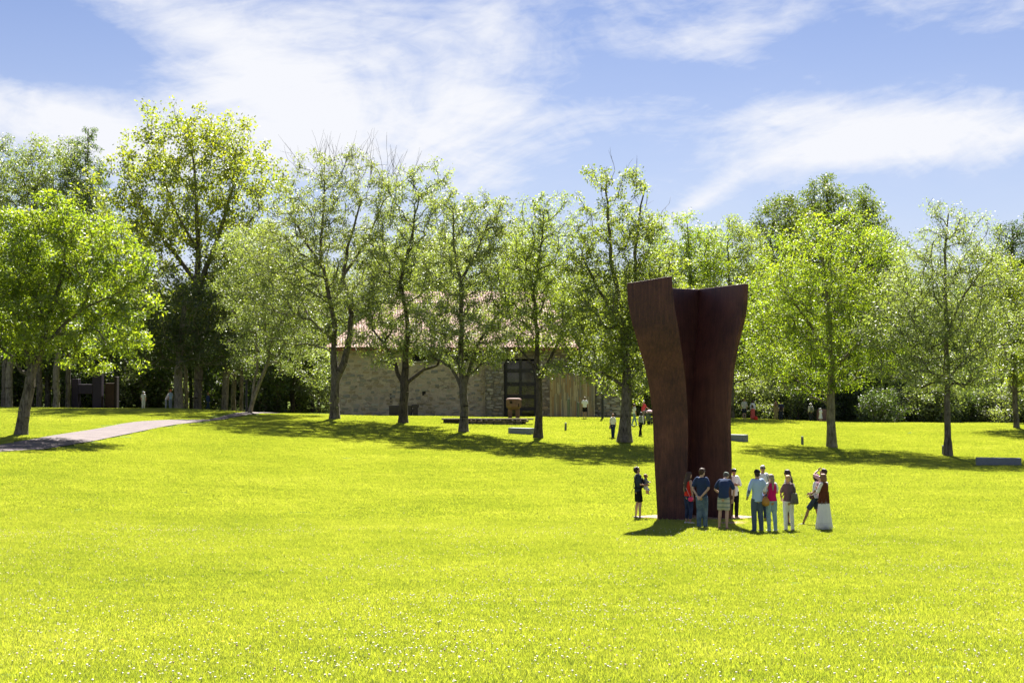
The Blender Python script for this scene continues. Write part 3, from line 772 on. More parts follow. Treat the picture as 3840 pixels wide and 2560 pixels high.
# ------------------------------------------------------------------ smaller sculptures, benches, posts
def build_small():
    # vessel of rusty steel on two legs before the glazing
    d = 115.0; p = Vector((xat(1927, d), d, gz(xat(1927, d), d)))
    top = zat(1492, d) - p.z
    e = empty('steel_vessel', p, label='rusty drum shaped sculpture on stout legs before the farmhouse glazing', cat='sculpture')
    rust = plain((.19, .105, .085), .7, .25, .25, 4)
    bm = bmesh.new(); N = 24; rings = []
    for z, r_ in ((top * .42, .34), (top * .55, .58), (top * .62, .62), (top - .12, .62), (top - .03, .56), (top, .42)):
        rings.append([bm.verts.new((r_ * math.cos(2 * math.pi * k / N), r_ * math.sin(2 * math.pi * k / N), z)) for k in range(N)])
    for a, b in zip(rings, rings[1:]):
        for k in range(N): bm.faces.new((a[k], a[(k + 1) % N], b[(k + 1) % N], b[k]))
    bm.faces.new(rings[-1]); bm.faces.new(rings[0][::-1])
    obj_bm('drum', bm, rust, e, smooth=False)
    for sx in (-.30, .30):
        bm = bmesh.new(); box(bm, sx - .17, sx + .17, -.2, .2, -.2, top * .5); bevel(bm, .05, 2); obj_bm('leg', bm, rust, e)
    for x, z, w, h in ((-.16, .80, .34, .20), (.36, .66, .10, .26)):  # uncut holes: plates on the drum coloured dark as their inner shade
        bm = bmesh.new(); y = -math.sqrt(.62 ** 2 - x * x) - .005; box(bm, x - w / 2, x + w / 2, y, y + .06, top * z - h / 2, top * z + h / 2)
        obj_bm('opening_shade', bm, plain((.02, .016, .014)), e)
    # dark steel block with a square opening against the wall
    d = 120.5; p = Vector((xat(1515, d), d, gz(xat(1515, d), d)))
    e = empty('steel_block', p, label='low dark steel block with square openings against the farmhouse wall', cat='sculpture')
    zt_ = zat(1517, d) - p.z; zb = zat(1563, d) - p.z
    X = lambda px: xat(px, d) - p.x
    def pc(a, b, z0, z1, nm='block'): 
        bm = bmesh.new(); box(bm, X(a), X(b), -.5, .5, z0, z1); bevel(bm, .02); obj_bm(nm, bm, CORTEN_DK, e)
    Z = lambda py: zat(py, d) - p.z
    pc(1461, 1545, Z(1562), Z(1520)); pc(1545.2, 1571, Z(1526.8), Z(1516), 'top'); pc(1550.5, 1566, Z(1562), Z(1527)); pc(1545.2, 1550.3, Z(1546), Z(1534), 'tongue')
    pc(1452, 1545, Z(1568), Z(1562.2), 'base')
    # tall dark steel sculpture in the left wood
    d = 132.0; gx = xat(360, d); p = Vector((gx, d, gz(gx, d)))
    e = empty('steel_portal', p, label='tall dark purple steel sculpture of upright slabs under the left trees', cat='sculpture')
    pur = plain((.030, .020, .040), .6, .3, .2, 3)
    def slab(nm, a, b, t0, t1, dy=0, mt=pur):
        bm = bmesh.new(); box(bm, xat(a, d) - p.x, xat(b, d) - p.x, -.4 + dy, .4 + dy, zat(t1, d) - p.z - .6, zat(t0, d) - p.z); bevel(bm, .03); obj_bm(nm, bm, mt, e)
    slab('slab', 352, 386, 1388, 1530); slab('slab', 274, 299, 1420, 1530); slab('lintel', 299.5, 351.5, 1440, 1452)
    slab('block', 390, 424, 1436, 1530, .8, plain((.055, .030, .025), .7, .2, .25, 3)); slab('post', 425, 434, 1412, 1530, .8, plain((.03, .02, .02)))
    # reddish standing stone behind the right front tree
    d = 124.0; gx = xat(3083, d); p = Vector((gx, d, gz(gx, d)))
    bm = bmesh.new(); N = 10; pr = []
    h = zat(1533, d) - p.z
    pr = [(-.45, -.2), (.45, -.2), (.5, h * .5), (.45, h * .9), (.3, h), (-.3, h), (-.45, h * .9), (-.5, h * .5)]
    f = [bm.verts.new((x, -.2, z)) for x, z in pr]; b = [bm.verts.new((x, .2, z)) for x, z in pr]
    bm.faces.new(f); bm.faces.new(b[::-1])
    for i in range(len(pr)): bm.faces.new((f[i], f[(i + 1) % 8], b[(i + 1) % 8], b[i]))
    bmesh.ops.recalc_face_normals(bm, faces=bm.faces[:]); bevel(bm, .04)
    o = obj_bm('standing_stone', bm, plain((.22, .13, .11), .85, .15, .25, 5), loc=p)
    tag(o, 'reddish standing stone half hidden behind the right front tree trunk', 'sculpture')
    # granite benches
    gran = plain((.20, .215, .25), .75, .25, .22, 16)
    for px, row, d, ln, rz, lab in ((1955, 1630, 97, 1.85, -38, 'grey granite block bench on the lawn left of the thin dark tree'),
                               (2746, 1670, 93, 2.0, -38, 'grey granite block bench half hidden behind the steel sculpture'),
                               (3741, 1742, 77, 2.30, -12, 'long grey granite block bench at the right edge of the lawn')):
        p = Vector((xat(px, d), d, zat(row, d))); p.z = gz(p.x, d)
        bm = bmesh.new(); box(bm, -ln / 2, ln / 2, -.28, .28, -.12, .42); bevel(bm, .018, 2)
        o = obj_bm('granite_bench', bm, gran, loc=p); o.rotation_euler = (0, 0, R(rz)); tag(o, lab, 'bench', 'granite block benches along the lawn')
    # bollard lights
    bg = plain((.15, .155, .16), .6, .35, .1, 20)
    for px, top_, bot, lab in ((2121, 1584, 1614, 'short grey bollard light on the bank between the dark tree and the boy'),
                         (3007, 1635, 1667, 'short grey bollard light left of the big right front tree'),
                         (3535, 1669, 1704, 'short grey bollard light beside the slender rightmost trunk')):
        p = hit(px, bot, 70, 108); h = (bot - top_) / F * p.y
        e = empty('bollard_light', p, label=lab, cat='bollard', group='grey bollard lights along the lawn')
        bm = bmesh.new(); box(bm, -.075, .075, -.075, .075, -.15, h * .86); bevel(bm, .01); obj_bm('post', bm, bg, e)
        bm = bmesh.new(); box(bm, -.077, .077, -.077, .077, h * .86 + .012, h); bevel(bm, .012); obj_bm('cap', bm, plain((.22, .225, .23), .5, .4), e)
    # lamp poles
    for px, top_, d, lab, bot in ((2259, 1385, 112, 'tall thin black lamp pole before the sloping stone wall', 1570), (925, 1440, 112, 'thin black lamp pole at the edge of the left wood', 1560)):
        x = xat(px, d); p = Vector((x, d, gz(x, d))); h = zat(top_, d) - p.z
        e = empty('lamp_pole', p, label=lab, cat='lamp')
        bm = bmesh.new(); bmesh.ops.create_cone(bm, segments=10, radius1=.10, radius2=.08, depth=h + .2, cap_ends=True, matrix=Matrix.Translation((0, 0, h / 2 - .1)))
        obj_bm('pole', bm, plain((.02, .02, .022), .5, .4), e)
        bm = bmesh.new(); bmesh.ops.create_cone(bm, segments=12, radius1=.10, radius2=.17, depth=.35, cap_ends=True, matrix=Matrix.Translation((0, 0, h + .17)))
        obj_bm('lamp_head', bm, plain((.03, .03, .033), .5, .4), e)
build_small()

# ------------------------------------------------------------------ trees
def tube_mesh(P0, P1, R0, R1, k):
    """frustums P0->P1, vectorised, k sides"""
    n = len(P0); D = P1 - P0; L = np.linalg.norm(D, axis=1, keepdims=True) + 1e-9; D = D / L
    ref = np.where(np.abs(D[:, 2:3]) > .9, np.array([[1., 0, 0]]), np.array([[0., 0, 1]]))
    A = np.cross(D, ref); A /= np.linalg.norm(A, axis=1, keepdims=True) + 1e-9; B = np.cross(D, A)
    V = []
    for Pp, Rr in ((P0, R0), (P1, R1)):
        for j in range(k):
            a = 2 * math.pi * j / k
            V.append(Pp + (A * math.cos(a) + B * math.sin(a)) * Rr[:, None])
    V = np.stack(V, 1).reshape(-1, 3)
    b = (np.arange(n) * 2 * k)[:, None]; j = np.arange(k)[None, :]; j2 = (j + 1) % k
    Fc = np.stack([b + j, b + j2, b + k + j2, b + k + j], 2).reshape(-1, 4)
    return V, Fc
def grow(seed, trunks, lobes, nclump, up=.55, inner=.25, droop=0.0, crad=(.45, .95), squash=1.0, gap=.55, bare_tips=0):
    """trunks: list of polylines [(x,y,z,r)...] (first starts on the ground); lobes: (cx,cy,cz,rx,ry,rz,weight)"""
    r = np.random.default_rng(seed)
    pts, par, fix = [], [], []
    att = []
    for tl in trunks:
        prev = -1
        if len(pts):
            d = [np.linalg.norm(np.array(tl[0][:3]) - p) for p in pts]; prev = int(np.argmin(d))
        for q in range(len(tl) - 1):
            a = np.array(tl[q]); b = np.array(tl[q + 1]); L = np.linalg.norm(b[:3] - a[:3]); n = max(1 if L < .6 else 2, int(L / .55))
            for k in range(0 if q == 0 else 1, n + 1):
                p = a + (b - a) * k / n
                w = p[:3] + r.normal(0, .03, 3) * (1 if 0 < k < n else 0)
                pts.append(w); par.append(prev); fix.append(p[3]); prev = len(pts) - 1
    zmin_att = min(l[2] - l[5] for l in lobes) - .5
    ntr = len(pts)
    W = np.array([l[6] * l[3] * l[4] * l[5] for l in lobes]); W = W / W.sum()
    C = []; tries = 0; vol = sum(4.19 * l[3] * l[4] * l[5] for l in lobes); mind = gap * (vol / nclump) ** (1 / 3)
    while len(C) < nclump and tries < nclump * 30:
        tries += 1
        l = lobes[r.choice(len(lobes), p=W)]
        u = r.normal(size=3); u /= np.linalg.norm(u); rad = (inner + (1 - inner) * r.random()) ** .6 if r.random() > .17 else r.uniform(1.0, 1.2)
        c = np.array(l[:3]) + u * rad * np.array(l[3:6])
        if C and np.min(np.linalg.norm(np.array(C) - c, axis=1)) < mind: continue
        C.append(c)
    C = np.array(C)
    main = np.array(pts)
    dist = np.array([np.min(np.linalg.norm(main - c, axis=1)) for c in C]); order = np.argsort(dist)
    tips = []
    cap = nclump * 6 + len(pts) + 10
    arr = np.zeros((cap, 3)); arr[:len(pts)] = main; cnt = len(pts)
    okn = np.zeros(cap, bool); okn[:cnt] = main[:, 2] > zmin_att - 1.2
    for ci in order:
        c = C[ci]; dv = c - arr[:cnt]; d = np.linalg.norm(dv, axis=1)
        pen = d + up * np.maximum(0, .45 * np.hypot(dv[:, 0], dv[:, 1]) - dv[:, 2] + .2) + np.where(okn[:cnt], 0, 50)
        k = int(np.argmin(pen)); a = arr[k].copy()
        pd = a - (arr[par[k]] if par[k] >= 0 else a - np.array([0, 0, .5])); pd /= np.linalg.norm(pd) + 1e-9
        L = np.linalg.norm(c - a); n = int(min(5, max(2, round(L / .8))))
        ctrl = a + (pd * .35 + np.array([0, 0, .25])) * L * .5 + (c - a) * .15
        prev = k
        for q in range(1, n + 1):
            t = q / n; p = (1 - t) ** 2 * a + 2 * t * (1 - t) * ctrl + t * t * c
            if q < n: p = p + r.normal(0, .05 * L / n, 3)
            arr[cnt] = p; par.append(prev); fix.append(0.0); okn[cnt] = True; prev = cnt; cnt += 1
            if cnt >= cap - 2: break
        tips.append(prev)
        if cnt >= cap - 2: break
    arr = arr[:cnt]; par = np.array(par); load = np.zeros(cnt)
    for t in tips: load[t] += 1
    for i in range(cnt - 1, -1, -1):
        if par[i] >= 0 and par[i] < i: load[par[i]] += load[i]
    rad = .016 * np.maximum(load, .6) ** .47
    fix = np.array(fix)
    rad = np.where(fix > 0, fix, rad)
    for i in range(ntr, cnt):
        rad[i] = min(rad[i], rad[par[i]] * .92)
    return arr, par, rad, C, tips, ntr, r
def leaves(r, centers, radii, n_each, size, squash=.75, upbias=.5, elong=2.0, droop=.0):
    n = len(centers) * n_each
    c = np.repeat(centers, n_each, 0); R_ = np.repeat(radii, n_each)[:, None]
    u = r.normal(size=(n, 3)); u /= np.linalg.norm(u, axis=1, keepdims=True)
    rad = r.random((n, 1)) ** .5 * 1.0
    rad = np.where(r.random((n, 1)) < .08, rad * 1.35, rad)
    p = c + u * rad * R_ * np.array([1, 1, squash]); p[:, 2] -= droop * rad[:, 0] ** 2 * R_[:, 0]
    nrm = r.normal(size=(n, 3)) + np.array([0, 0, upbias * 2]); nrm /= np.linalg.norm(nrm, axis=1, keepdims=True)
    d = u + r.normal(size=(n, 3)) * .8 + np.array([0, 0, -.35]); d -= nrm * np.sum(d * nrm, 1, keepdims=True); d /= np.linalg.norm(d, axis=1, keepdims=True)
    s = np.cross(nrm, d); L = size * r.uniform(.6, 1.3, (n, 1)); w = L / elong
    a = p; b = p + d * L * .5 + s * w * .5 - nrm * L * .04; e = p + d * L - nrm * L * .16; f = p + d * L * .5 - s * w * .5 - nrm * L * .04
    V = np.stack([a, b, e, f], 1).reshape(-1, 3); q = np.arange(n)[:, None] * 4
    Fc = q + np.array([[0, 1, 2, 3]])
    cl = np.repeat(r.random(len(centers)), n_each)
    var = np.clip(.35 * cl + .65 * r.random(n), 0, 1)
    return V, Fc, var
def make_tree(name, seed, loc, trunks, lobes, nclump, leafn, lsize, leafmat, bark=None, label=None, cat='tree', group=None, crad=(.5, 1.0),
              up=.55, inner=.25, squash=.75, elong=2.0, twigs=3, bare=None, gap=.55, droop=0.0, upbias=.45):
    bark = bark or BARK
    if seed < 40:
        wide = 1.17 if seed in (12, 13, 14, 15, 16, 18, 17) else 1.09
        nclump = int(nclump * (1.42 if seed in (12, 13, 14, 15, 16, 18) else 1.25)); leafn = int(leafn * 1.32); lsize *= .97; crad = (crad[0] * .94, crad[1] * .94); lobes = [(l[0], l[1], l[2], l[3] * wide, l[4] * (1.5 if seed in (17, 18) else 1.25), l[5] * 1.06, l[6]) for l in lobes]
    e = empty(name, loc, label=label, cat=cat, group=group)
    b0 = trunks[0][0]
    if b0[3] > .15:
        b1 = trunks[0][1]; mix = lambda h: tuple(b0[q] + (b1[q] - b0[q]) * h / max(.5, b1[2] - b0[2]) for q in range(2))
        r1 = b0[3] * .86
        trunks[0] = [(*mix(0), b0[2] - .25, b0[3] * 1.2), (*mix(.1), b0[2] + .12, b0[3] * 1.06), (*mix(.4), b0[2] + .42, b0[3] * .94), (*mix(.8), b0[2] + .85, r1)] + list(trunks[0][1:])
    arr, par, rad, C, tips, ntr, r = grow(seed, trunks, lobes, nclump, up, inner, gap=gap)
    idx = np.arange(len(arr)); has = par >= 0
    P1 = arr[idx[has]]; P0 = arr[par[has]]; R1 = rad[has]; R0 = np.minimum(rad[par[has]], R1 * 1.35 + .0) if False else np.where(idx[has] < ntr, rad[par[has]], np.minimum(rad[par[has]], R1 * 1.3))
    thick = R1 > .06
    Vs, Fs, off = [], [], 0
    for msk, k in ((thick, 9), (~thick, 4)):
        if msk.sum() == 0: continue
        V, Fc = tube_mesh(P0[msk], P1[msk], R0[msk], R1[msk], k); Vs.append(V); Fs.append(Fc + off); off += len(V)
    # twigs spraying from the clump centres
    tc = arr[tips]; nt = len(tc) * twigs
    if nt:
        st = np.repeat(tc, twigs, 0); dr = r.normal(size=(nt, 3)) + np.array([0, 0, .5]); dr /= np.linalg.norm(dr, axis=1, keepdims=True)
        en = st + dr * r.uniform(.4, 1.0, (nt, 1)) * np.mean(crad)
        V, Fc = tube_mesh(st, en, np.full(nt, .014), np.full(nt, .006), 3); Vs.append(V); Fs.append(Fc + off); off += len(V)
    if bare:    # long leafless twigs: (cx,cy,cz,spread,n,length)
        for (bx, by, bz, sp, nb, bl) in bare:
            for _ in range(nb):
                s0 = np.array([bx, by, bz]) + r.normal(0, 1, 3) * np.array([sp, sp * .7, .25]);
                k = int(np.argmin(np.linalg.norm(arr - s0, axis=1))); p = arr[k]
                d = (s0 - p) * .1 + np.array([r.normal(0, .35) + (s0[0] - bx) * .12, r.normal(0, .3), 1.0]); seg = []
                q = s0; pp = [p, q]; d /= np.linalg.norm(d)
                for _k in range(4):
                    d = d + r.normal(0, .16, 3) + np.array([0, 0, .08]); d /= np.linalg.norm(d); q = q + d * bl / 4; pp.append(q)
                for m in range(2):
                    s_ = r.integers(1, 4); b_ = pp[s_]; dd = d + r.normal(0, .45, 3); pp2 = b_ + dd / np.linalg.norm(dd) * bl * .4
                    seg.append((b_, pp2, (.009), .005))
                for a_, b_, ra, rb in zip(pp, pp[1:], (.022, .015, .012, .010, .008), (.015, .012, .010, .008, .005)): seg.append((a_, b_, ra, rb))
                V, Fc = tube_mesh(np.array([s_[0] for s_ in seg]), np.array([s_[1] for s_ in seg]), np.array([s_[2] for s_ in seg]), np.array([s_[3] for s_ in seg]), 3)
                Vs.append(V); Fs.append(Fc + off); off += len(V)
    obj_np('trunk', np.concatenate(Vs), np.concatenate(Fs), bark, e, smooth=True)
    rads = r.uniform(crad[0], crad[1], len(C))
    V, Fc, var = leaves(r, C, rads, leafn, lsize, squash, upbias, elong, droop)
    # clusters along the branches close to the tips as well
    sub = arr[[par[t] for t in tips if par[t] >= ntr]] if len(tips) else np.zeros((0, 3))
    if len(sub):
        V2, F2, v2 = leaves(r, sub, np.full(len(sub), crad[0] * .8), max(3, leafn // 4), lsize, squash, upbias, elong)
        Fc = np.concatenate([Fc, F2 + len(V)]); V = np.concatenate([V, V2]); var = np.concatenate([var, v2])
    obj_np('crown', V, Fc, leafmat, e, attr=var)
    return e
def copy_tree(root, loc, rz, s, label, group=None, sz=None):
    c = root.copy(); COL.objects.link(c); c.location = loc; c.rotation_euler = (0, 0, rz); c.scale = (s, s, sz or s)
    c['label'] = label
    if group: c['group'] = group
    for ch in list(root.children):
        k = ch.copy(); COL.objects.link(k); k.parent = c
    return c
class TS:
    """picture-to-metre helper for one tree standing at bearing px, distance d"""
    def __init__(s, px, d, z=None):
        s.px, s.d = px, d; s.o = at(px, d)
    def X(s, px): return S(px - s.px, s.d)
    def Z(s, py): return zat(py, s.d) - s.o.z
    def lobe(s, cx, cy, rx, ry, w=1.0, y=0.0, dy=None):
        return (s.X(cx), y, s.Z(cy), S(rx, s.d), dy if dy else S(rx, s.d) * .85, S(ry, s.d), w)
    def tr(s, pts):     # pts: (px, py, radius_m[, y])
        return [(s.X(p[0]), p[3] if len(p) > 3 else 0.0, s.Z(p[1]) - (.15 if i == 0 and p[1] > 1540 else 0), p[2]) for i, p in enumerate(pts)]

def region(px):
    for lim, txt in ((0, 'at the very left edge of the picture'), (330, 'in the wood around the purple steel sculpture'), (640, 'in the shaded wood right of the purple sculpture'), (900, 'in the wood between the pale trunks'),
                     (1240, 'in the wood just left of the farmhouse'), (2330, 'beyond the farmhouse'), (2760, 'behind the tall steel sculpture'), (3060, 'behind the walkers on the right bank'),
                     (3330, 'around the round bright tree'), (3620, 'around the slender rightmost trunk')):
        if px < lim: return txt
    return 'at the right edge behind the long bench'
def build_trees():
    # ---- the row in front
    t = TS(80, 80)
    make_tree('bright_tree', 11, t.o, [t.tr([(80, 1630, .40), (92, 1540, .33), (112, 1450, .30), (126, 1370, .25), (160, 1290, .20), (175, 1200, .16), (215, 1090, .11), (240, 960, .07)]),
              t.tr([(104, 1470, .22), (118, 1400, .19), (95, 1330, .15, .3), (60, 1220, .12, .8), (20, 1080, .08, 1.2)]), t.tr([(82, 1395, .10), (48, 1340, .08), (0, 1300, .06)]),
              t.tr([(150, 1310, .13), (240, 1230, .10, -.6), (330, 1160, .07, -1.0), (420, 1120, .05, -1)])],
              [t.lobe(215, 790, 90, 70, 1.2), t.lobe(120, 850, 110, 70, 1), t.lobe(30, 860, 110, 70, 1), t.lobe(330, 870, 130, 80, 1), t.lobe(190, 950, 160, 100, .8), t.lobe(440, 980, 110, 90, 1.1), t.lobe(20, 1010, 170, 110, .9), t.lobe(300, 1080, 170, 110, .8), t.lobe(500, 1120, 80, 90, 1.2), t.lobe(120, 1150, 190, 100, .8),
               t.lobe(430, 1240, 120, 70, 1.1), t.lobe(-100, 1120, 170, 200, .7), t.lobe(230, 1270, 140, 60, .8), t.lobe(500, 1320, 70, 45, 1.2), t.lobe(330, 1350, 100, 45, 1), t.lobe(30, 1290, 110, 70, .7), t.lobe(-60, 1380, 100, 60, .7)],
              400, 74, .21, LEAF['bright'], label='large bright green spreading tree with a leaning trunk at the left edge', crad=(.4, .85), inner=.3, squash=.6, elong=2.3, droop=.35)
    t = TS(1255, 106)
    make_tree('forked_tree', 12, t.o, [t.tr([(1255, 1562, .42), (1256, 1490, .36), (1258, 1410, .32), (1250, 1330, .24), (1255, 1230, .20), (1235, 1120, .16), (1200, 960, .12), (1210, 800, .08), (1215, 660, .05)]),
              t.tr([(1262, 1420, .30), (1290, 1360, .27), (1306, 1290, .24), (1318, 1180, .19), (1285, 1040, .14), (1310, 900, .10), (1350, 760, .06)]),
              t.tr([(1205, 1000, .11), (1140, 900, .09, .4), (1080, 800, .06, .8)]), t.tr([(1290, 1030, .12), (1380, 900, .08, -.5), (1440, 760, .05, -.8)])],
              [t.lobe(1270, 640, 130, 90, .8), t.lobe(1150, 720, 120, 110, .8), t.lobe(1390, 700, 110, 90, .8), t.lobe(1230, 830, 230, 130, 1), t.lobe(1080, 940, 160, 130, 1), t.lobe(1300, 1010, 240, 140, .9),
               t.lobe(1130, 1110, 200, 110, .8), t.lobe(1350, 1190, 190, 110, .7), t.lobe(1180, 1240, 150, 70, .5)],
              340, 58, .19, LEAF['silver'], label='tall forked tree with bare twigs on top standing before the left end of the farmhouse', crad=(.38, .78), inner=.2, elong=2.2,
              bare=[(t.X(1280), 0, t.Z(620), 1.3, 16, 2.6), (t.X(1150), 0, t.Z(650), 1.4, 10, 2.2), (t.X(1420), 0, t.Z(660), 1.6, 20, 2.4)], gap=.5)
    t = TS(1512, 103)
    make_tree('silver_tree', 13, t.o, [t.tr([(1512, 1578, .38), (1514, 1500, .32), (1516, 1440, .32), (1520, 1350, .22), (1530, 1220, .16), (1500, 1060, .12), (1540, 900, .08), (1570, 740, .05)]),
              t.tr([(1512, 1440, .17), (1490, 1400, .14), (1480, 1350, .12), (1440, 1290, .09), (1400, 1240, .06)]), t.tr([(1520, 1450, .16), (1545, 1420, .13), (1590, 1385, .11), (1640, 1370, .08), (1655, 1330, .06)])],
              [t.lobe(1600, 660, 80, 70, .9), t.lobe(1510, 750, 110, 110, .8), t.lobe(1620, 800, 110, 90, .8), t.lobe(1480, 930, 130, 120, .9), t.lobe(1600, 1000, 150, 120, .9), t.lobe(1520, 1150, 180, 120, 1), t.lobe(1470, 1290, 130, 90, .9), t.lobe(1600, 1290, 110, 80, .7)],
              290, 58, .17, LEAF['silver'], label='leafy grey green tree with a short dark trunk before the middle of the farmhouse wall', bark=BARK_DARK, crad=(.34, .72), inner=.2, gap=.5,
              bare=[(t.X(1470), 0, t.Z(690), .9, 3, 1.2)])
    t = TS(1738, 97)
    make_tree('silver_tree', 14, t.o, [t.tr([(1738, 1602, .34), (1742, 1520, .28), (1738, 1440, .28), (1728, 1340, .20), (1730, 1200, .16), (1728, 1050, .12), (1700, 920, .08), (1700, 800, .05)]),
              t.tr([(1735, 1470, .15), (1716, 1420, .12), (1690, 1375, .10), (1650, 1350, .07), (1620, 1340, .05)]), t.tr([(1742, 1450, .15), (1765, 1370, .13), (1790, 1290, .10), (1880, 1150, .07), (1930, 1080, .05)]),
              t.tr([(1730, 1050, .11), (1790, 940, .08), (1830, 830, .05)])],
              [t.lobe(1710, 790, 90, 80, .8), t.lobe(1830, 800, 90, 80, .7), t.lobe(1760, 900, 140, 110, .9), t.lobe(1880, 920, 100, 110, .7), t.lobe(1700, 1040, 130, 110, .9), t.lobe(1850, 1090, 130, 110, .9), t.lobe(1740, 1220, 170, 110, 1.1), t.lobe(1700, 1330, 110, 70, .8), t.lobe(1820, 1310, 110, 80, .7)],
              290, 60, .165, LEAF['silver'], label='silvery green tree whose trunk spreads into curved limbs beside the steel vessel', crad=(.34, .72), inner=.2, gap=.5)
    t = TS(2018, 93)
    make_tree('thin_dark_tree', 15, t.o, [t.tr([(2018, 1618, .30), (2022, 1540, .22), (2022, 1450, .21), (2012, 1360, .18), (2015, 1250, .13), (2000, 1100, .09), (2025, 950, .06), (2040, 800, .04)]),
              t.tr([(2022, 1425, .15), (2050, 1370, .12), (2075, 1320, .10), (2110, 1230, .08), (2180, 1130, .05)]), t.tr([(2015, 1400, .10), (1985, 1350, .08), (1950, 1310, .05)])],
              [t.lobe(2060, 790, 90, 70, .8), t.lobe(2060, 900, 110, 90, .8), t.lobe(1960, 930, 70, 90, .7), t.lobe(2000, 1060, 140, 120, .9), t.lobe(1990, 1200, 140, 100, .9), t.lobe(2060, 1270, 110, 80, .6), t.lobe(1950, 1300, 80, 60, .6)],
              210, 52, .155, LEAF['ash'], label='slim tree with a thin dark trunk beside the left granite bench', bark=BARK_DARK, crad=(.32, .68), inner=.15, gap=.5,
              bare=[(t.X(2010), 0, t.Z(850), .8, 3, 1.0)])
    t = TS(2342, 90)
    make_tree('tall_green_tree', 16, t.o, [t.tr([(2342, 1632, .46), (2346, 1560, .36), (2350, 1480, .34), (2350, 1400, .28), (2340, 1280, .22), (2320, 1120, .17), (2290, 960, .12), (2280, 800, .08), (2275, 680, .05)]),
              t.tr([(2345, 1300, .18), (2390, 1120, .13), (2380, 950, .10), (2400, 800, .06), (2420, 700, .04)]), t.tr([(2330, 1200, .13), (2240, 1080, .10), (2180, 950, .07)]),
              t.tr([(2352, 1460, .14), (2300, 1420, .10), (2240, 1390, .07), (2180, 1370, .05)]), t.tr([(2340, 1250, .12), (2430, 1120, .09), (2480, 1000, .06)])],
              [t.lobe(2290, 690, 85, 80, .6), t.lobe(2400, 740, 70, 90, .5), t.lobe(2190, 800, 60, 70, .5), t.lobe(2330, 860, 130, 100, .7), t.lobe(2200, 1000, 90, 110, .7), t.lobe(2430, 950, 110, 110, .8), t.lobe(2330, 1080, 150, 120, .9),
               t.lobe(2240, 1220, 160, 120, .9), t.lobe(2400, 1250, 120, 130, .9), t.lobe(2200, 1370, 130, 60, .8), t.lobe(2370, 1390, 110, 90, .9), t.lobe(2480, 1130, 120, 130, .8)],
              380, 56, .18, LEAF['ash'], label='tall yellow green tree with a thick mottled trunk just left of the steel sculpture', crad=(.34, .72), inner=.2, gap=.5,
              bare=[(t.X(2410), 0, t.Z(680), .9, 4, 1.5), (t.X(2470), 0, t.Z(800), .6, 4, 1.4), (t.X(2180), 0, t.Z(820), .5, 2, 1.1)])
    t = TS(3118, 92)
    make_tree('round_green_tree', 17, t.o, [t.tr([(3118, 1674, .38), (3116, 1600, .29), (3114, 1500, .26), (3116, 1400, .22), (3110, 1250, .18), (3100, 1080, .13), (3080, 900, .07)]),
              t.tr([(3114, 1400, .14), (3200, 1300, .10, -.5), (3300, 1220, .06, -1)]), t.tr([(3112, 1330, .12), (3020, 1180, .09, .5), (2940, 1050, .06, 1)]), t.tr([(3108, 1230, .12), (3180, 1080, .08), (3230, 960, .05)])],
              [t.lobe(3100, 870, 140, 80, .9), t.lobe(3000, 990, 150, 110, 1), t.lobe(3220, 970, 140, 110, 1), t.lobe(2930, 1120, 140, 120, .9), t.lobe(3110, 1120, 200, 130, 1), t.lobe(3290, 1130, 130, 120, .9),
               t.lobe(2960, 1290, 170, 110, 1), t.lobe(3160, 1310, 190, 110, 1), t.lobe(3330, 1300, 120, 90, .8), t.lobe(3060, 1420, 150, 60, .9)],
              420, 66, .18, LEAF['bright'], label='full round bright green tree on the right bank behind a bollard', crad=(.42, .88), inner=.3, elong=2.5, bark=BARK_PALE)
    t = TS(3553, 85)
    make_tree('slender_tree', 18, t.o, [t.tr([(3553, 1708, .30), (3552, 1640, .20), (3550, 1500, .18), (3552, 1400, .16), (3550, 1250, .13), (3545, 1080, .10), (3550, 900, .06), (3560, 800, .04)]),
              t.tr([(3552, 1250, .09), (3620, 1100, .06), (3700, 1000, .04)]), t.tr([(3552, 1380, .08), (3460, 1250, .06), (3400, 1150, .04)]), t.tr([(3552, 1420, .07), (3640, 1320, .05), (3730, 1260, .035)])],
              [t.lobe(3560, 830, 90, 70, .7), t.lobe(3660, 880, 90, 80, .7), t.lobe(3540, 960, 130, 100, .8), t.lobe(3690, 1020, 110, 100, .8), t.lobe(3430, 1090, 130, 110, 1), t.lobe(3570, 1130, 150, 120, 1),
               t.lobe(3400, 1240, 150, 100, 1), t.lobe(3560, 1290, 170, 110, .9), t.lobe(3720, 1210, 120, 130, .8), t.lobe(3460, 1390, 160, 70, .9), t.lobe(3660, 1390, 130, 70, .9)],
              380, 58, .165, LEAF['silver'], label='silvery tree on a slender straight trunk near the right edge', crad=(.38, .8), inner=.25, elong=2.8)
    # ---- second rank, each with its own crown
    t = TS(740, 126)
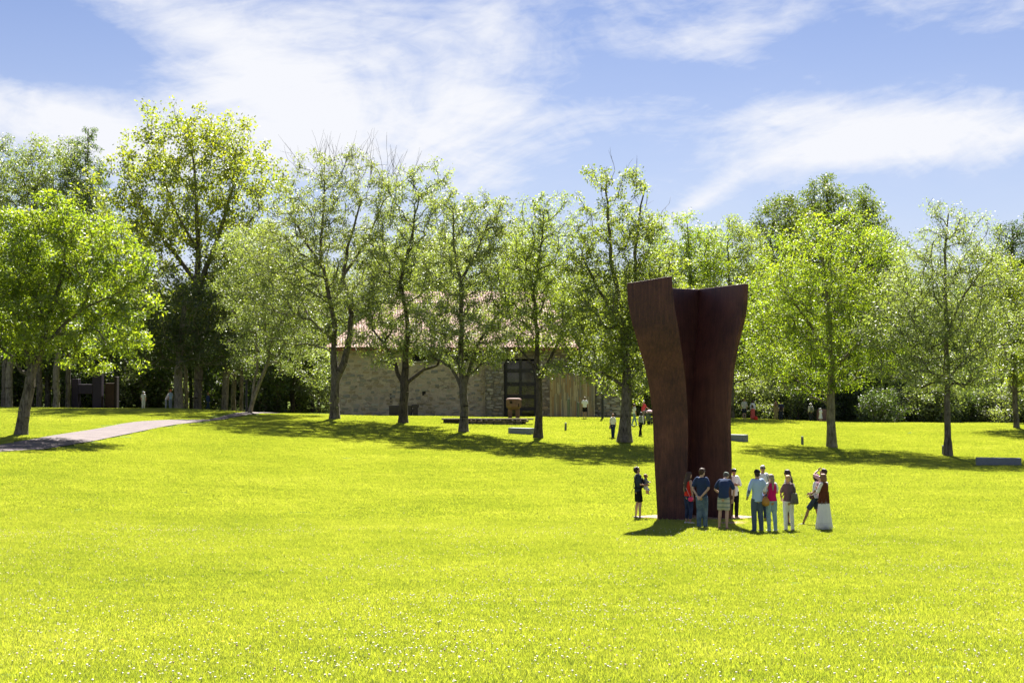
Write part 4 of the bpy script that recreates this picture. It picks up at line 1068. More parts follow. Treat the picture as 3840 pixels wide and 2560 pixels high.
    make_tree('giant_plane_tree', 21, t.o, [t.tr([(740, 1548, .42), (745, 1400, .38), (742, 1250, .34), (735, 1100, .30), (742, 950, .24), (735, 800, .18), (725, 620, .10), (700, 480, .06)]),
              t.tr([(740, 1080, .26), (790, 960, .22), (835, 830, .16), (870, 700, .10), (880, 560, .06)]), t.tr([(738, 1060, .20), (640, 930, .16), (540, 800, .12), (470, 680, .07)]), t.tr([(740, 940, .14), (660, 800, .10), (600, 640, .06)]),
              t.tr([(790, 960, .14), (900, 880, .10), (970, 780, .06)])],
              [t.lobe(700, 480, 170, 90, .9), t.lobe(860, 520, 130, 80, .7), t.lobe(560, 560, 110, 90, .8), t.lobe(740, 640, 260, 120, 1), t.lobe(480, 700, 150, 130, .9), t.lobe(920, 700, 140, 130, .9), t.lobe(640, 830, 230, 130, .9),
               t.lobe(900, 900, 170, 120, .8), t.lobe(460, 880, 150, 130, .8), t.lobe(560, 1040, 160, 120, .7), t.lobe(800, 1100, 190, 120, .7), t.lobe(600, 1220, 150, 90, .7)],
              470, 44, .27, LEAF['plane'], label='giant yellow green plane tree towering over the left wood', crad=(.6, 1.25), inner=.15, elong=1.5, bark=BARK, gap=.5, squash=.8)
    t = TS(665, 122)
    make_tree('shaded_tree', 22, t.o, [t.tr([(672, 1542, .45), (668, 1450, .38), (672, 1360, .33), (680, 1250, .26), (690, 1120, .15)])],
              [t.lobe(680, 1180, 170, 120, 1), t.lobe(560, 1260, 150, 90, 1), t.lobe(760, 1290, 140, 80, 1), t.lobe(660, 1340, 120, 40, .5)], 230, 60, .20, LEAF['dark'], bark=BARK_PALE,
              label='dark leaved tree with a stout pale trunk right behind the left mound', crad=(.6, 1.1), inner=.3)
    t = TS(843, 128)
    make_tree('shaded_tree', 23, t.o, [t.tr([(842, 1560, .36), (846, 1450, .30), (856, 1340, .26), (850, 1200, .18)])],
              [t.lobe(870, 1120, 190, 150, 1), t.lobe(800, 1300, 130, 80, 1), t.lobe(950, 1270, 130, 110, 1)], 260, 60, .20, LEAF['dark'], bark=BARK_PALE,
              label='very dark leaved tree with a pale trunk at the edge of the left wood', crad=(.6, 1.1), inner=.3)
    t = TS(945, 112)
    make_tree('leaning_willow', 24, t.o, [t.tr([(932, 1562, .20), (950, 1500, .17), (975, 1430, .15), (1000, 1370, .12), (1020, 1250, .09)]), t.tr([(935, 1560, .14), (950, 1470, .12), (965, 1380, .10), (960, 1250, .07)])],
              [t.lobe(980, 930, 130, 100, .9), t.lobe(930, 1100, 110, 110, 1), t.lobe(1060, 1080, 130, 130, 1), t.lobe(960, 1250, 110, 100, 1), t.lobe(1080, 1270, 110, 120, 1), t.lobe(1180, 1360, 80, 90, .7), t.lobe(920, 1370, 60, 50, .8)],
              300, 64, .16, LEAF['silver'], label='silvery bushy tree with two thin slanting trunks left of the farmhouse', crad=(.5, .95), inner=.25, bark=BARK_PALE)
    t = TS(120, 150)
    make_tree('pale_tree', 25, t.o, [t.tr([(120, 1545, .4), (125, 1300, .32), (120, 1000, .2), (130, 700, .1)])],
              [t.lobe(80, 620, 170, 90, 1), t.lobe(220, 600, 130, 80, 1), t.lobe(60, 780, 200, 130, 1), t.lobe(250, 800, 150, 140, .9), t.lobe(-120, 700, 160, 150, .8), t.lobe(150, 1000, 260, 170, .3)], 460, 56, .27, LEAF['olive'],
              label='pale olive green tree far behind at the upper left', crad=(.6, 1.2), inner=.3)
    t = TS(320, 152)
    make_tree('spiry_dark_tree', 26, t.o, [t.tr([(320, 1545, .35), (322, 1000, .25), (325, 480, .05)])],
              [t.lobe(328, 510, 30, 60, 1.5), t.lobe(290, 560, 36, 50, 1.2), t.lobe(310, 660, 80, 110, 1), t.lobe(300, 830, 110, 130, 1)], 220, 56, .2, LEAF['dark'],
              label='dark evergreen with two pointed tips poking up behind the pale left tree', crad=(.4, .8), inner=.3)
    t = TS(3110, 142)
    make_tree('big_dark_tree', 27, t.o, [t.tr([(3110, 1570, .45), (3110, 1200, .35), (3105, 900, .2), (3105, 720, .08)])],
              [t.lobe(3100, 725, 80, 70, 1.5), t.lobe(2955, 800, 95, 70, 1.4), t.lobe(3190, 800, 110, 80, 1.3), t.lobe(3060, 890, 200, 110, 1.1), t.lobe(3270, 920, 100, 110, 1.3), t.lobe(2850, 890, 90, 70, 1.2), t.lobe(3330, 1000, 70, 80, 1.2), t.lobe(3100, 1060, 260, 110, .5)],
              520, 64, .25, LEAF['oak'], label='large dark pyramidal tree rising behind the round bright tree', crad=(.6, 1.15), inner=.35)
    t = TS(2600, 120)
    make_tree('bright_young_tree', 28, t.o, [t.tr([(2600, 1575, .26), (2600, 1300, .2), (2590, 1050, .12), (2580, 850, .05)])],
              [t.lobe(2560, 850, 70, 60, .7), t.lobe(2500, 930, 90, 80, .8), t.lobe(2620, 960, 110, 100, 1), t.lobe(2540, 1060, 150, 110, 1), t.lobe(2620, 1180, 150, 110, 1), t.lobe(2560, 1330, 150, 110, .8)], 330, 58, .2, LEAF['bright'],
              label='bright green tree directly behind the steel sculpture', crad=(.5, 1.0), inner=.3)
    t = TS(2745, 124)
    make_tree('bright_young_tree', 29, t.o, [t.tr([(2745, 1578, .24), (2742, 1300, .18), (2735, 1050, .1), (2730, 880, .05)])],
              [t.lobe(2730, 870, 50, 65, .9), t.lobe(2660, 940, 50, 70, .8), t.lobe(2800, 960, 90, 110, 1), t.lobe(2740, 1060, 120, 110, 1), t.lobe(2850, 1130, 110, 120, 1), t.lobe(2760, 1230, 130, 110, 1), t.lobe(2850, 1330, 120, 80, .8)], 330, 58, .19, LEAF['ash'],
              label='light green tree with narrow upright tips right behind the sculpture', crad=(.5, .95), inner=.3)
    t = TS(3790, 128)
    make_tree('dark_corner_tree', 30, t.o, [t.tr([(3790, 1590, .35), (3795, 1200, .25), (3800, 860, .08)])],
              [t.lobe(3790, 880, 50, 50, 1), t.lobe(3850, 930, 90, 110, 1), t.lobe(3760, 990, 70, 80, .9), t.lobe(3860, 1120, 110, 120, .8)], 190, 52, .2, LEAF['dark'],
              label='dark green tree top peeking in at the right edge', crad=(.5, 1.0), inner=.3)
    t = TS(3760, 108)
    make_tree('yellow_green_tree', 31, t.o, [t.tr([(3810, 1600, .24), (3800, 1300, .18), (3780, 1050, .08)])],
              [t.lobe(3760, 1060, 110, 90, 1), t.lobe(3870, 1150, 120, 130, 1), t.lobe(3740, 1230, 120, 110, 1), t.lobe(3840, 1350, 130, 100, 1)], 260, 58, .17, LEAF['bright'],
              label='yellow green tree behind the right edge bench', crad=(.45, .9), inner=.3)
    t = TS(1840, 150)
    make_tree('pale_back_tree', 32, t.o, [t.tr([(1840, 1550, .3), (1840, 1200, .2), (1840, 950, .08)])],
              [t.lobe(1600, 980, 200, 100, .9), t.lobe(1840, 950, 150, 80, .8), t.lobe(1980, 1020, 130, 100, .8), t.lobe(1750, 1090, 200, 80, .7), t.lobe(2090, 1130, 120, 110, .8)], 300, 46, .24, LEAF['ash'],
              label='pale green tree growing behind the farmhouse roof', crad=(.6, 1.1), inner=.2)
    # ---- wood beyond: three prototypes and their copies
    def proto(seed, mat, lab, h=17, wd=5.2, n=240, bark=BARK, loc=(0, 0, 0)):
        r = random.Random(seed)
        tr = [[(0, 0, -.3, .34), (r.uniform(-.2, .2), 0, h * .3, .27), (r.uniform(-.5, .5), .2, h * .6, .18), (r.uniform(-.6, .6), 0, h * .86, .07)]]
        lb = []
        for k in range(9):
            f = .30 + .62 * k / 8; rr_ = wd * (1 - abs(f - .55) * 1.15) * .62
            a = r.uniform(0, 6.28); q = wd * .42 * (1 - abs(f - .55))
            lb.append((math.cos(a) * q, math.sin(a) * q, h * f, rr_, rr_, h * .11, 1))
        return make_tree('wood_tree', seed, loc, tr, lb, n, 54, .24, mat, bark, label=lab, cat='tree', group='trees of the wood behind', crad=(.6, 1.2), inner=.3)
    G = 'trees of the wood behind'
    locs = []
    def L3(px, d): return at(px, d) - Vector((0, 0, .1))
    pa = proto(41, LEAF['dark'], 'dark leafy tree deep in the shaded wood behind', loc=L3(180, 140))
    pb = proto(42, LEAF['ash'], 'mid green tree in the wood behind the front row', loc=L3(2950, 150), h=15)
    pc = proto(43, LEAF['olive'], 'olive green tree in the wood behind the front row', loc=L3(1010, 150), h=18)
    r = random.Random(77)
    spec = []
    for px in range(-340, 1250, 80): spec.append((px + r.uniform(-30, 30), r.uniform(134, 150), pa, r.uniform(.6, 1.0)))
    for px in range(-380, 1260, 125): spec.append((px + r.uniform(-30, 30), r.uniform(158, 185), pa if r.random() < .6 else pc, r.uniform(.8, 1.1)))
    for px in range(1010, 2420, 120): spec.append((px + r.uniform(-30, 30), r.uniform(152, 172), pb if r.random() < .6 else pc, r.uniform(.95, 1.2)))
    for px in range(2420, 4250, 112): spec.append((px + r.uniform(-30, 30), r.uniform(136, 150), pb if r.random() < .6 else pa, r.uniform(.72, .92)))
    for px in range(2380, 4300, 125): spec.append((px + r.uniform(-30, 30), r.uniform(160, 190), pb if r.random() < .6 else pc, r.uniform(.9, 1.08)))
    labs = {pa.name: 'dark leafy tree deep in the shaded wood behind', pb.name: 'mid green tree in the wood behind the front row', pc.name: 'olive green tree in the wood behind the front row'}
    for px, d, p, s in spec:
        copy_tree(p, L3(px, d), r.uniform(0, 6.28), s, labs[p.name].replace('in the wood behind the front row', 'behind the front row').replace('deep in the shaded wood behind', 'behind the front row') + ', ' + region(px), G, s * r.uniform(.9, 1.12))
    # bare trunks visible under the left crowns
    for px, d, w, lab in ((20, 128, .42, ''), (36, 126, .36, ''), (148, 130, .30, ''), (212, 127, .34, ''), (256, 131, .26, ''), (876, 132, .26, ''), (905, 133, .2, ''), (700, 136, .22, '')):
        o = at(px, d); hh = 9.0; rr = random.Random(px)
        make_tree('wood_trunk_tree', 100 + px, o, [[(0, 0, -.3, w), (rr.uniform(-.1, .1), 0, 3, w * .85), (rr.uniform(-.3, .3), 0, 6, w * .7), (rr.uniform(-.4, .4), 0, hh, w * .4)]],
                  [(0, 0, 8.0, 3.2, 3.0, 2.6, 1), (1.2, 0, 6.8, 2.4, 2.4, 1.6, .7), (-1.4, .5, 10.5, 2.6, 2.6, 2.2, .8)], 70, 48, .24, LEAF['dark'], BARK_PALE if px in (36, 212) else BARK,
                  label={20: 'dark wood tree with the broadest shaded trunk at the left edge', 36: 'wood tree with a paler trunk just left of the leaning bright tree', 148: 'shaded wood tree first to the right of the leaning bright trunk',
                         212: 'wood tree with a straight pale trunk left of the purple steel sculpture', 256: 'thin dark wood tree touching the purple steel sculpture', 876: 'thin shaded wood tree just left of the black lamp pole',
                         905: 'very thin shaded wood tree beside the black lamp pole', 700: 'thin dark wood tree between the two pale trunks'}[px],
                  crad=(.6, 1.1), inner=.3)
build_trees()

def build_shrubs():
    def shrub(seed, mat, loc, label, h=3.2, w=2.0, n=70, ls=.17):
        r = random.Random(seed)
        lb = [(r.uniform(-w, w) * .6, r.uniform(-w, w) * .5, h * f, w * .75, w * .75, h * .3, 1) for f in (.25, .4, .55, .7, .8)]
        return make_tree('shrub', seed, loc, [[(0, 0, -.2, .10), (.1, 0, h * .4, .08), (0, .1, h * .75, .04)]], lb, n, 56, ls, mat, label=label, cat='shrub', group='dense shrubs along the back of the lawn', crad=(.4, .8), inner=.3)
    L = lambda px, d: at(px, d) - Vector((0, 0, .35))
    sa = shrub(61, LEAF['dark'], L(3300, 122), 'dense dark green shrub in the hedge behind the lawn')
    sb = shrub(62, LEAF['silver'], L(2860, 128), 'grey green leafy shrub in the hedge behind the lawn')
    labs = {sa.name: 'dense dark green shrub in the hedge behind the lawn', sb.name: 'grey green leafy shrub in the hedge behind the lawn'}
    r = random.Random(5)
    for px in range(2400, 4150, 46):
        for d0, s0 in ((128, 1.0), (135, 1.5)):
            p = sb if (px < 3060 or px > 3700 or r.random() < .22) else sa
            s = s0 * r.uniform(.8, 1.2)
            copy_tree(p, L(px + r.uniform(-20, 20), d0 + r.uniform(-2, 3)), r.uniform(0, 6.28), s, labs[p.name].split(' in the hedge')[0] + ' ' + region(px), 'dense shrubs along the back of the lawn', s * r.uniform(.9, 1.3))
    for px in range(-250, 1240, 44):
        s = r.uniform(1.1, 2.0); d = r.uniform(139, 158)
        if 590 < px < 800: s *= .6
        q = sa if r.random() < .5 else sb
        copy_tree(q, L(px + r.uniform(-20, 20), d), r.uniform(0, 6.28), s, labs[q.name].split(' in the hedge')[0] + ' ' + region(px), 'dense shrubs in the left wood')
build_shrubs()

# ------------------------------------------------------------------ people
SKIN = plain((.42, .25, .17), .55, .35, .08, 30)
SKIN_PALE = plain((.52, .33, .24), .55, .35, .08, 30)
SKIN_DARK = plain((.30, .165, .105), .55, .35, .08, 30)
def ring_loft(bm, rings):
    """rings: (centre, rx, ry, xaxis, yaxis) -> closed loft"""
    N = 12; prev = None
    for c, rx, ry, ax, ay in rings:
        row = [bm.verts.new(c + ax * (rx * math.cos(2 * math.pi * k / N)) + ay * (ry * math.sin(2 * math.pi * k / N))) for k in range(N)]
        if prev is None: bm.faces.new(row[::-1])
        else:
            for k in range(N): bm.faces.new((prev[k], prev[(k + 1) % N], row[(k + 1) % N], row[k]))
        prev = row
    bm.faces.new(prev)
def limb(bm, pts, xhint=Vector((1, 0, 0)), cap=True):
    """pts: (Vector, r) or (Vector, rx, ry); rounded ends"""
    P = [(Vector(p[0]), p[1], p[2] if len(p) > 2 else p[1]) for p in pts]
    rings = []
    for i, (c, rx, ry) in enumerate(P):
        a = P[max(0, i - 1)][0]; b = P[min(len(P) - 1, i + 1)][0]; d = (b - a).normalized() if (b - a).length > 1e-6 else Vector((0, 0, 1))
        ax = xhint - d * xhint.dot(d)
        if ax.length < .2: ax = Vector((0, 1, 0)) - d * d.y
        ax.normalize(); ay = d.cross(ax)
        if i == 0 and cap:
            for f, s in ((.95, .35), (.6, .78)): rings.append((c - d * min(rx, ry) * f, rx * s, ry * s, ax, ay))
        rings.append((c, rx, ry, ax, ay))
        if i == len(P) - 1 and cap:
            for f, s in ((.6, .78), (.95, .35)): rings.append((c + d * min(rx, ry) * f, rx * s, ry * s, ax, ay))
    ring_loft(bm, rings)
def blob(bm, c, r, M=None, seg=12):
    v = bmesh.ops.create_uvsphere(bm, u_segments=seg, v_segments=8, radius=1.0)['verts']
    for q in v:
        p = Vector((q.co.x * r[0], q.co.y * r[1], q.co.z * r[2])); q.co = (M @ p if M is not None else p) + Vector(c)
V3 = lambda *a: Vector(a)
def fuse(name, bm, mat, parent, vox, smooth=6):
    bmesh.ops.recalc_face_normals(bm, faces=bm.faces[:])
    o = obj_bm(name, bm, mat, parent, smooth=True)
    md = o.modifiers.new('fuse', 'REMESH'); md.mode = 'VOXEL'; md.voxel_size = vox; md.use_smooth_shade = True
    md = o.modifiers.new('soften', 'SMOOTH'); md.factor = .5; md.iterations = smooth
    return o
def fringe(bm, z0, z1, r0, r1, n, w, phase=0.0, yofs=0.0):
    for k in range(n):
        a = 2 * math.pi * k / n + phase; u = Vector((math.cos(a), math.sin(a) * .72, 0)); s = Vector((-math.sin(a), math.cos(a), 0)) * w
        p0 = u * r0 + Vector((0, yofs, z0)); p1 = u * r1 + Vector((0, yofs, z1))
        vs = [bm.verts.new(q) for q in (p0 - s, p0 + s, p1 + s * .6, p1 - s * .6)]; vs2 = [bm.verts.new(v.co - u * .008) for v in vs]
        bm.faces.new(vs); bm.faces.new(vs2[::-1])
        for i in range(4): bm.faces.new((vs[i], vs2[i], vs2[(i + 1) % 4], vs[(i + 1) % 4]))

def person(loc, H, face, label, top, bottom, hair, skin=None, sex='m', pitch=0.0, turn=0.0, lean=0.0, armL=None, armR=None, feet=None,
           shoes=(.05, .05, .05), near=True, group=None, hat=None, glasses=None, neckline=None, extras=None, sleeve_col=None, stoop=0.0):
    """face: direction looked at, degrees clockwise from +Y (away from camera). Local frame: +Y forward, +X the figure's right.
    top=(colour, sleeve, hem) sleeve in short/long/none/half; bottom=(kind, colour[, length]); arms=[elbow, wrist] offsets in a 1.74 m figure"""
    skin = skin or SKIN
    k = H / 1.74
    e = empty('person', loc, -R(face), label=label, cat='person', group=group); e.scale = (k, k, k)
    vb, vc = (.0175, .019) if near else (.028, .030)
    w = 1.0 if sex == 'm' else .90
    hipw = .150 if sex == 'm' else .158
    fl, fr = feet or ((-.10, .0), (.10, .02))
    # spine with lean (forward positive) and stoop (upper back bent forward)
    def sp(z):
        y = lean * max(0, z - .9) + stoop * max(0, z - 1.15) ** 1.3 * 1.6
        return V3(0, y, z - stoop * .25 * max(0, z - 1.15))
    sh = sp(1.425); SL, SR = sh + V3(-.168 * w, 0, 0), sh + V3(.168 * w, 0, 0)
    armL = armL or [(-.055, -.02, -.29), (-.045, .05, -.54)]; armR = armR or [(.055, -.02, -.29), (.045, .05, -.54)]
    EL, WL = SL + V3(*armL[0]), SL + V3(*armL[1]); ER, WR = SR + V3(*armR[0]), SR + V3(*armR[1])
    hb = sp(1.50)
    # head frame
    Mh = (Matrix.Rotation(-R(turn), 3, 'Z') @ Matrix.Rotation(R(pitch), 3, 'X'))
    hc = hb + Mh @ V3(0, .022, .115)
    Lh = [V3(fl[0], fl[1], 0), V3(fr[0], fr[1], 0)]
    legs = []
    for s, ft in ((-1, Lh[0]), (1, Lh[1])):
        hip = V3(s * .088, 0, .90); ank = V3(ft.x, ft.y - .02, .085); kn = (hip + ank) / 2 + V3(0, .035, .03); legs.append((hip, kn, ank, ft))
    # ---- body, one continuous surface
    bm = bmesh.new()
    limb(bm, [(sp(.90), hipw, .105), (sp(.98), hipw * .97, .10), (sp(1.10), .120 * w, .088), (sp(1.25), .148 * w, .100), (sp(1.36), .155 * w, .098), (sp(1.43), .13 * w, .078), (sp(1.475), .062, .060)])
    limb(bm, [(sp(1.44), .056, .056), (hb, .050 * w, .052), (hc - Mh @ V3(0, .01, .06), .050, .055)])
    blob(bm, hc, (.073, .092, .108), Mh); blob(bm, hc + Mh @ V3(0, .045, -.07), (.048, .045, .040), Mh)
    limb(bm, [(hc + Mh @ V3(0, .085, .015), .009), (hc + Mh @ V3(0, .106, -.022), .014)]); 
    for s in (-1, 1): blob(bm, hc + Mh @ V3(s * .075, -.005, -.005), (.010, .018, .028), Mh, 8)
    for s, (hip, kn, ank, ft) in zip((-1, 1), legs):
        limb(bm, [(hip, .080), (hip.lerp(kn, .5), .068), (kn, .052), (kn.lerp(ank, .35) + V3(0, -.015, 0), .053), (kn.lerp(ank, .75), .038), (ank, .034)])
        limb(bm, [(V3(ft.x, ft.y - .055, .035), .034), (V3(ft.x * 1.03, ft.y + .05, .036), .040, .030), (V3(ft.x * 1.08, ft.y + .135, .025), .036, .022)], V3(1, 0, 0))
    for s, A, E_, W_ in ((-1, SL, EL, WL), (1, SR, ER, WR)):
        limb(bm, [(A + V3(-s * .02, 0, 0), .052), (A.lerp(E_, .5), .044 * w), (E_, .037 * w), (E_.lerp(W_, .4), .036 * w), (W_, .026)])
        d = (W_ - E_).normalized(); side = d.cross(V3(0, 1, 0) if abs(d.y) < .8 else V3(1, 0, 0)).normalized(); nn = d.cross(side)
        pc = W_ + d * .05
        limb(bm, [(W_, .024, .020), (pc, .038, .017), (W_ + d * .088, .037, .015)], side)
        if near:
            for q, (o_, ln) in enumerate(((-.028, .062), (-.0095, .074), (.0095, .070), (.028, .055))):
                b0 = W_ + d * .085 + side * o_; b1 = b0 + d * ln * .5 + nn * ln * .10; b2 = b1 + d * ln * .38 + nn * ln * .35
                limb(bm, [(b0, .0095), (b1, .0088), (b2, .0075)], side)
            t0 = W_ + d * .03 + side * -.03 * s; t1 = t0 + d * .035 - side * .022 * s; limb(bm, [(t0, .012), (t1, .0105), (t1 + d * .028, .009)], side)
    fuse('body', bm, skin, e, vb, 3 if near else 2)
    # ---- eyes and mouth on faces that show
    if near:
        bm = bmesh.new()
        for s in (-1, 1): blob(bm, hc + Mh @ V3(s * .030, .083, .020), (.013, .008, .007), Mh, 8)
        obj_bm('eyes', bm, plain((.03, .02, .015), .3, .5, 0), e, smooth=True)
        bm = bmesh.new(); blob(bm, hc + Mh @ V3(0, .088, -.060), (.022, .006, .006), Mh, 8); obj_bm('lips', bm, plain((.28, .10, .08), .5), e, smooth=True)
    # ---- top
    tcol, sleeve, hem = top
    tm = tcol if isinstance(tcol, bpy.types.Material) else plain(tcol, .85, .1, .10, 5)
    bm = bmesh.new(); g = .020
    zb = hem
    flare = 1.0 if zb > .86 else 1.05
    limb(bm, [(sp(zb), (hipw + .022) * flare, .125 * flare), (sp(max(zb + .04, .97)), hipw + .014, .118), (sp(1.10), .128 * w + g, .098 + g), (sp(1.25), .150 * w + g, .104 + g), (sp(1.36), .156 * w + g, .100 + g * .8), (sp(1.43), .138 * w + g, .080 + g * .6), (sp(1.478), .066, .064)], cap=False)
    if sleeve != 'none':
        for s, A, E_, W_ in ((-1, SL, EL, WL), (1, SR, ER, WR)):
            if sleeve == 'short': pts = [(A + V3(-s * .035, 0, 0), .066), (A.lerp(E_, .35), .064 * w), (A.lerp(E_, .72), .062 * w)]
            elif sleeve == 'half': pts = [(A + V3(-s * .035, 0, 0), .068), (A.lerp(E_, .5), .066 * w), (A.lerp(E_, 1.0), .062 * w)]
            else: pts = [(A + V3(-s * .035, 0, 0), .066), (A.lerp(E_, .5), .060 * w), (E_, .054 * w), (E_.lerp(W_, .5), .050 * w), (E_.lerp(W_, .9), .042 * w)]
            if sleeve_col is None: limb(bm, pts)
            else:
                b2 = bmesh.new(); limb(b2, pts); fuse('sleeve', b2, plain(sleeve_col, .85, .1, .1, 5), e, vc)
    fuse('shirt' if sex == 'm' else 'top', bm, tm, e, vc, 5)
    # ---- bottom
    kind, bcol = bottom[0], bottom[1]; bmt = bcol if isinstance(bcol, bpy.types.Material) else plain(bcol, .85, .12, .14, 6)
    bm = bmesh.new()
    if kind in ('trousers', 'shorts', 'slim', 'cropped'):
        gg = .020 if kind != 'slim' else .012
        limb(bm, [(sp(.885), hipw + .006, .112), (sp(.94), hipw + .010, .113), (sp(1.03), hipw - .012, .106)], cap=False)
        for hip, kn, ank, ft in legs:
            P = [(hip + V3(0, 0, .02), .088 + gg * .5), (hip.lerp(kn, .5), .076 + gg), (kn, .058 + gg)]
            if kind == 'shorts': P = [(hip + V3(0, 0, .02), .095), (hip.lerp(kn, .5), .098), (kn + V3(0, 0, .04), .092)]
            elif kind == 'cropped': P += [(kn.lerp(ank, .4), .054 + gg * .6), (kn.lerp(ank, .78), .044 + gg * .6)]
            else: P += [(kn.lerp(ank, .35) + V3(0, -.012, 0), .057 + gg), (kn.lerp(ank, .8), .046 + gg), (ank + V3(0, .0, -.045), .046 + gg)]
            limb(bm, P, cap=(kind == 'slim'))
        fuse('shorts' if kind == 'shorts' else 'trousers', bm, bmt, e, vc, 4)
    else:                     # skirt
        zl = bottom[2]; wide = bottom[3] if len(bottom) > 3 else .26; N = 40; prev = None
        for j in range(9):
            f = j / 8; z = 1.0 + (zl - 1.0) * f; rr = hipw + .01 + (wide - hipw) * f ** .9; row = []
            if j == 0: rr = .13
            for q in range(N):
                a = 2 * math.pi * q / N; rp = rr * (1 + .05 * f * math.sin(a * 10)); row.append(bm.verts.new((rp * math.cos(a), rp * .72 * math.sin(a), z)))
            if prev: 
                for q in range(N): bm.faces.new((prev[q], row[q], row[(q + 1) % N], prev[(q + 1) % N]))
            prev = row
        bmesh.ops.recalc_face_normals(bm, faces=bm.faces[:])
        o = obj_bm('skirt', bm, bmt, e, smooth=True); md = o.modifiers.new('cloth', 'SOLIDIFY'); md.thickness = .008
    # ---- shoes
    if shoes:
        for hip, kn, ank, ft in legs:
            bm = bmesh.new()
            limb(bm, [(V3(ft.x, ft.y - .062, .038), .040, .040), (V3(ft.x * 1.03, ft.y + .03, .042), .046, .040), (V3(ft.x * 1.08, ft.y + .13, .030), .043, .028)], V3(1, 0, 0))
            o = obj_bm('shoe', bm, plain(shoes, .6, .3), e, smooth=True)
    # ---- hair
    style, hcol = hair; hm = plain(hcol, .6, .35, .25, 60)
    bm = bmesh.new()
    if style != 'bald':
        blob(bm, hc + Mh @ V3(0, -.014, .024), (.083, .098, .102), Mh, 16)
        blob(bm, hc + Mh @ V3(0, .035, .072), (.066, .055, .045), Mh)
    if style == 'short': blob(bm, hc + Mh @ V3(0, -.05, -.03), (.068, .05, .055), Mh)
    if style == 'bob':
        blob(bm, hc + Mh @ V3(0, -.045, -.05), (.098, .075, .10), Mh); 
        for s in (-1, 1): blob(bm, hc + Mh @ V3(s * .075, .01, -.045), (.028, .05, .09), Mh)
    if style in ('long', 'wavy'):
        L_ = .40 if style == 'long' else .24
        pts = [(hc + Mh @ V3(0, -.05, 0), .088, .055), (hb + V3(0, -.075, -.02), .095, .048), (hb + V3(0, -.115, -.12), .100 if style == 'wavy' else .085, .045), (hb + V3(0, -.12, -L_), .055, .028)]
        limb(bm, pts)
        for s in (-1, 1): limb(bm, [(hc + Mh @ V3(s * .07, 0, .02), .03), (hb + V3(s * .085, -.02, 0), .030), (hb + V3(s * .09, -.05, -.12), .024)])
    if style == 'pony':
        limb(bm, [(hc + Mh @ V3(0, -.085, .03), .030), (hc + Mh @ V3(0, -.125, -.03), .034), (hb + V3(0, -.115, -.10), .034), (hb + V3(0, -.12, -.24), .016)])
    if len(bm.verts):
        o = fuse('hair', bm, hm, e, .012 if near else .022, 2)
        tx = bpy.data.textures.get('hair_noise') or bpy.data.textures.new('hair_noise', 'CLOUDS'); tx.noise_scale = .035
        md = o.modifiers.new('tousle', 'DISPLACE'); md.texture = tx; md.strength = .018; md.mid_level = .5
    else: bm.free()
    # ---- hats, glasses
    if hat:
        kind_, hcl = hat; bm = bmesh.new()
        v = bmesh.ops.create_uvsphere(bm, u_segments=20, v_segments=10, radius=1.0)['verts']
        bmesh.ops.delete(bm, geom=[q for q in v if q.co.z < -.12], context='VERTS')
        for q in bm.verts: q.co = hc + Mh @ V3(q.co.x * .090, q.co.y * .108 - .008, q.co.z * .088 + .035)
        if kind_ == 'cap':
            row0 = [bm.verts.new(hc + Mh @ V3(.070 * math.sin(a), .085 * math.cos(a) + .01, .040)) for a in np.linspace(-1.1, 1.1, 9)]
            row1 = [bm.verts.new(hc + Mh @ V3(.072 * math.sin(a), .155 * math.cos(a * .8) + .01, .028)) for a in np.linspace(-1.1, 1.1, 9)]
            for a in range(8): bm.faces.new((row0[a], row0[a + 1], row1[a + 1], row1[a]))
        elif kind_ == 'brim':
            N = 20; row0 = [bm.verts.new(hc + Mh @ V3(.088 * math.cos(2 * math.pi * a / N), .105 * math.sin(2 * math.pi * a / N) - .008, .035)) for a in range(N)]
            row1 = [bm.verts.new(hc + Mh @ V3(.15 * math.cos(2 * math.pi * a / N), .165 * math.sin(2 * math.pi * a / N) - .008, .018)) for a in range(N)]
            for a in range(N): bm.faces.new((row0[a], row0[(a + 1) % N], row1[(a + 1) % N], row1[a]))
        o = obj_bm('cap' if kind_ == 'cap' else 'hat', bm, plain(hcl, .8, .15), e, smooth=True); md = o.modifiers.new('cloth', 'SOLIDIFY'); md.thickness = .006
    if glasses:
        bm = bmesh.new(); zz = .022 if glasses == 'face' else .085; yy = .092 if glasses == 'face' else .075
        for s in (-1, 1): blob(bm, hc + Mh @ V3(s * .032, yy, zz), (.029, .010, .020), Mh)
        limb(bm, [(hc + Mh @ V3(-.075, yy - .03, zz + .006), .005), (hc + Mh @ V3(-.05, yy, zz + .006), .005), (hc + Mh @ V3(.05, yy, zz + .006), .005), (hc + Mh @ V3(.075, yy - .03, zz + .006), .005)])
        limb(bm, [(hc + Mh @ V3(-.078, 0, zz), .004), (hc + Mh @ V3(-.070, yy - .02, zz), .004)]); limb(bm, [(hc + Mh @ V3(.078, 0, zz), .004), (hc + Mh @ V3(.070, yy - .02, zz), .004)])
        obj_bm('sunglasses', bm, plain((.012, .012, .014) if glasses == 'face' else (.05, .09, .10), .15, .6, 0), e, smooth=True)
    J = dict(SL=SL, SR=SR, EL=EL, ER=ER, WL=WL, WR=WR, hb=hb, hc=hc, Mh=Mh, sp=sp, hipw=hipw, k=k)
    if extras: extras(e, J)
    return e, J

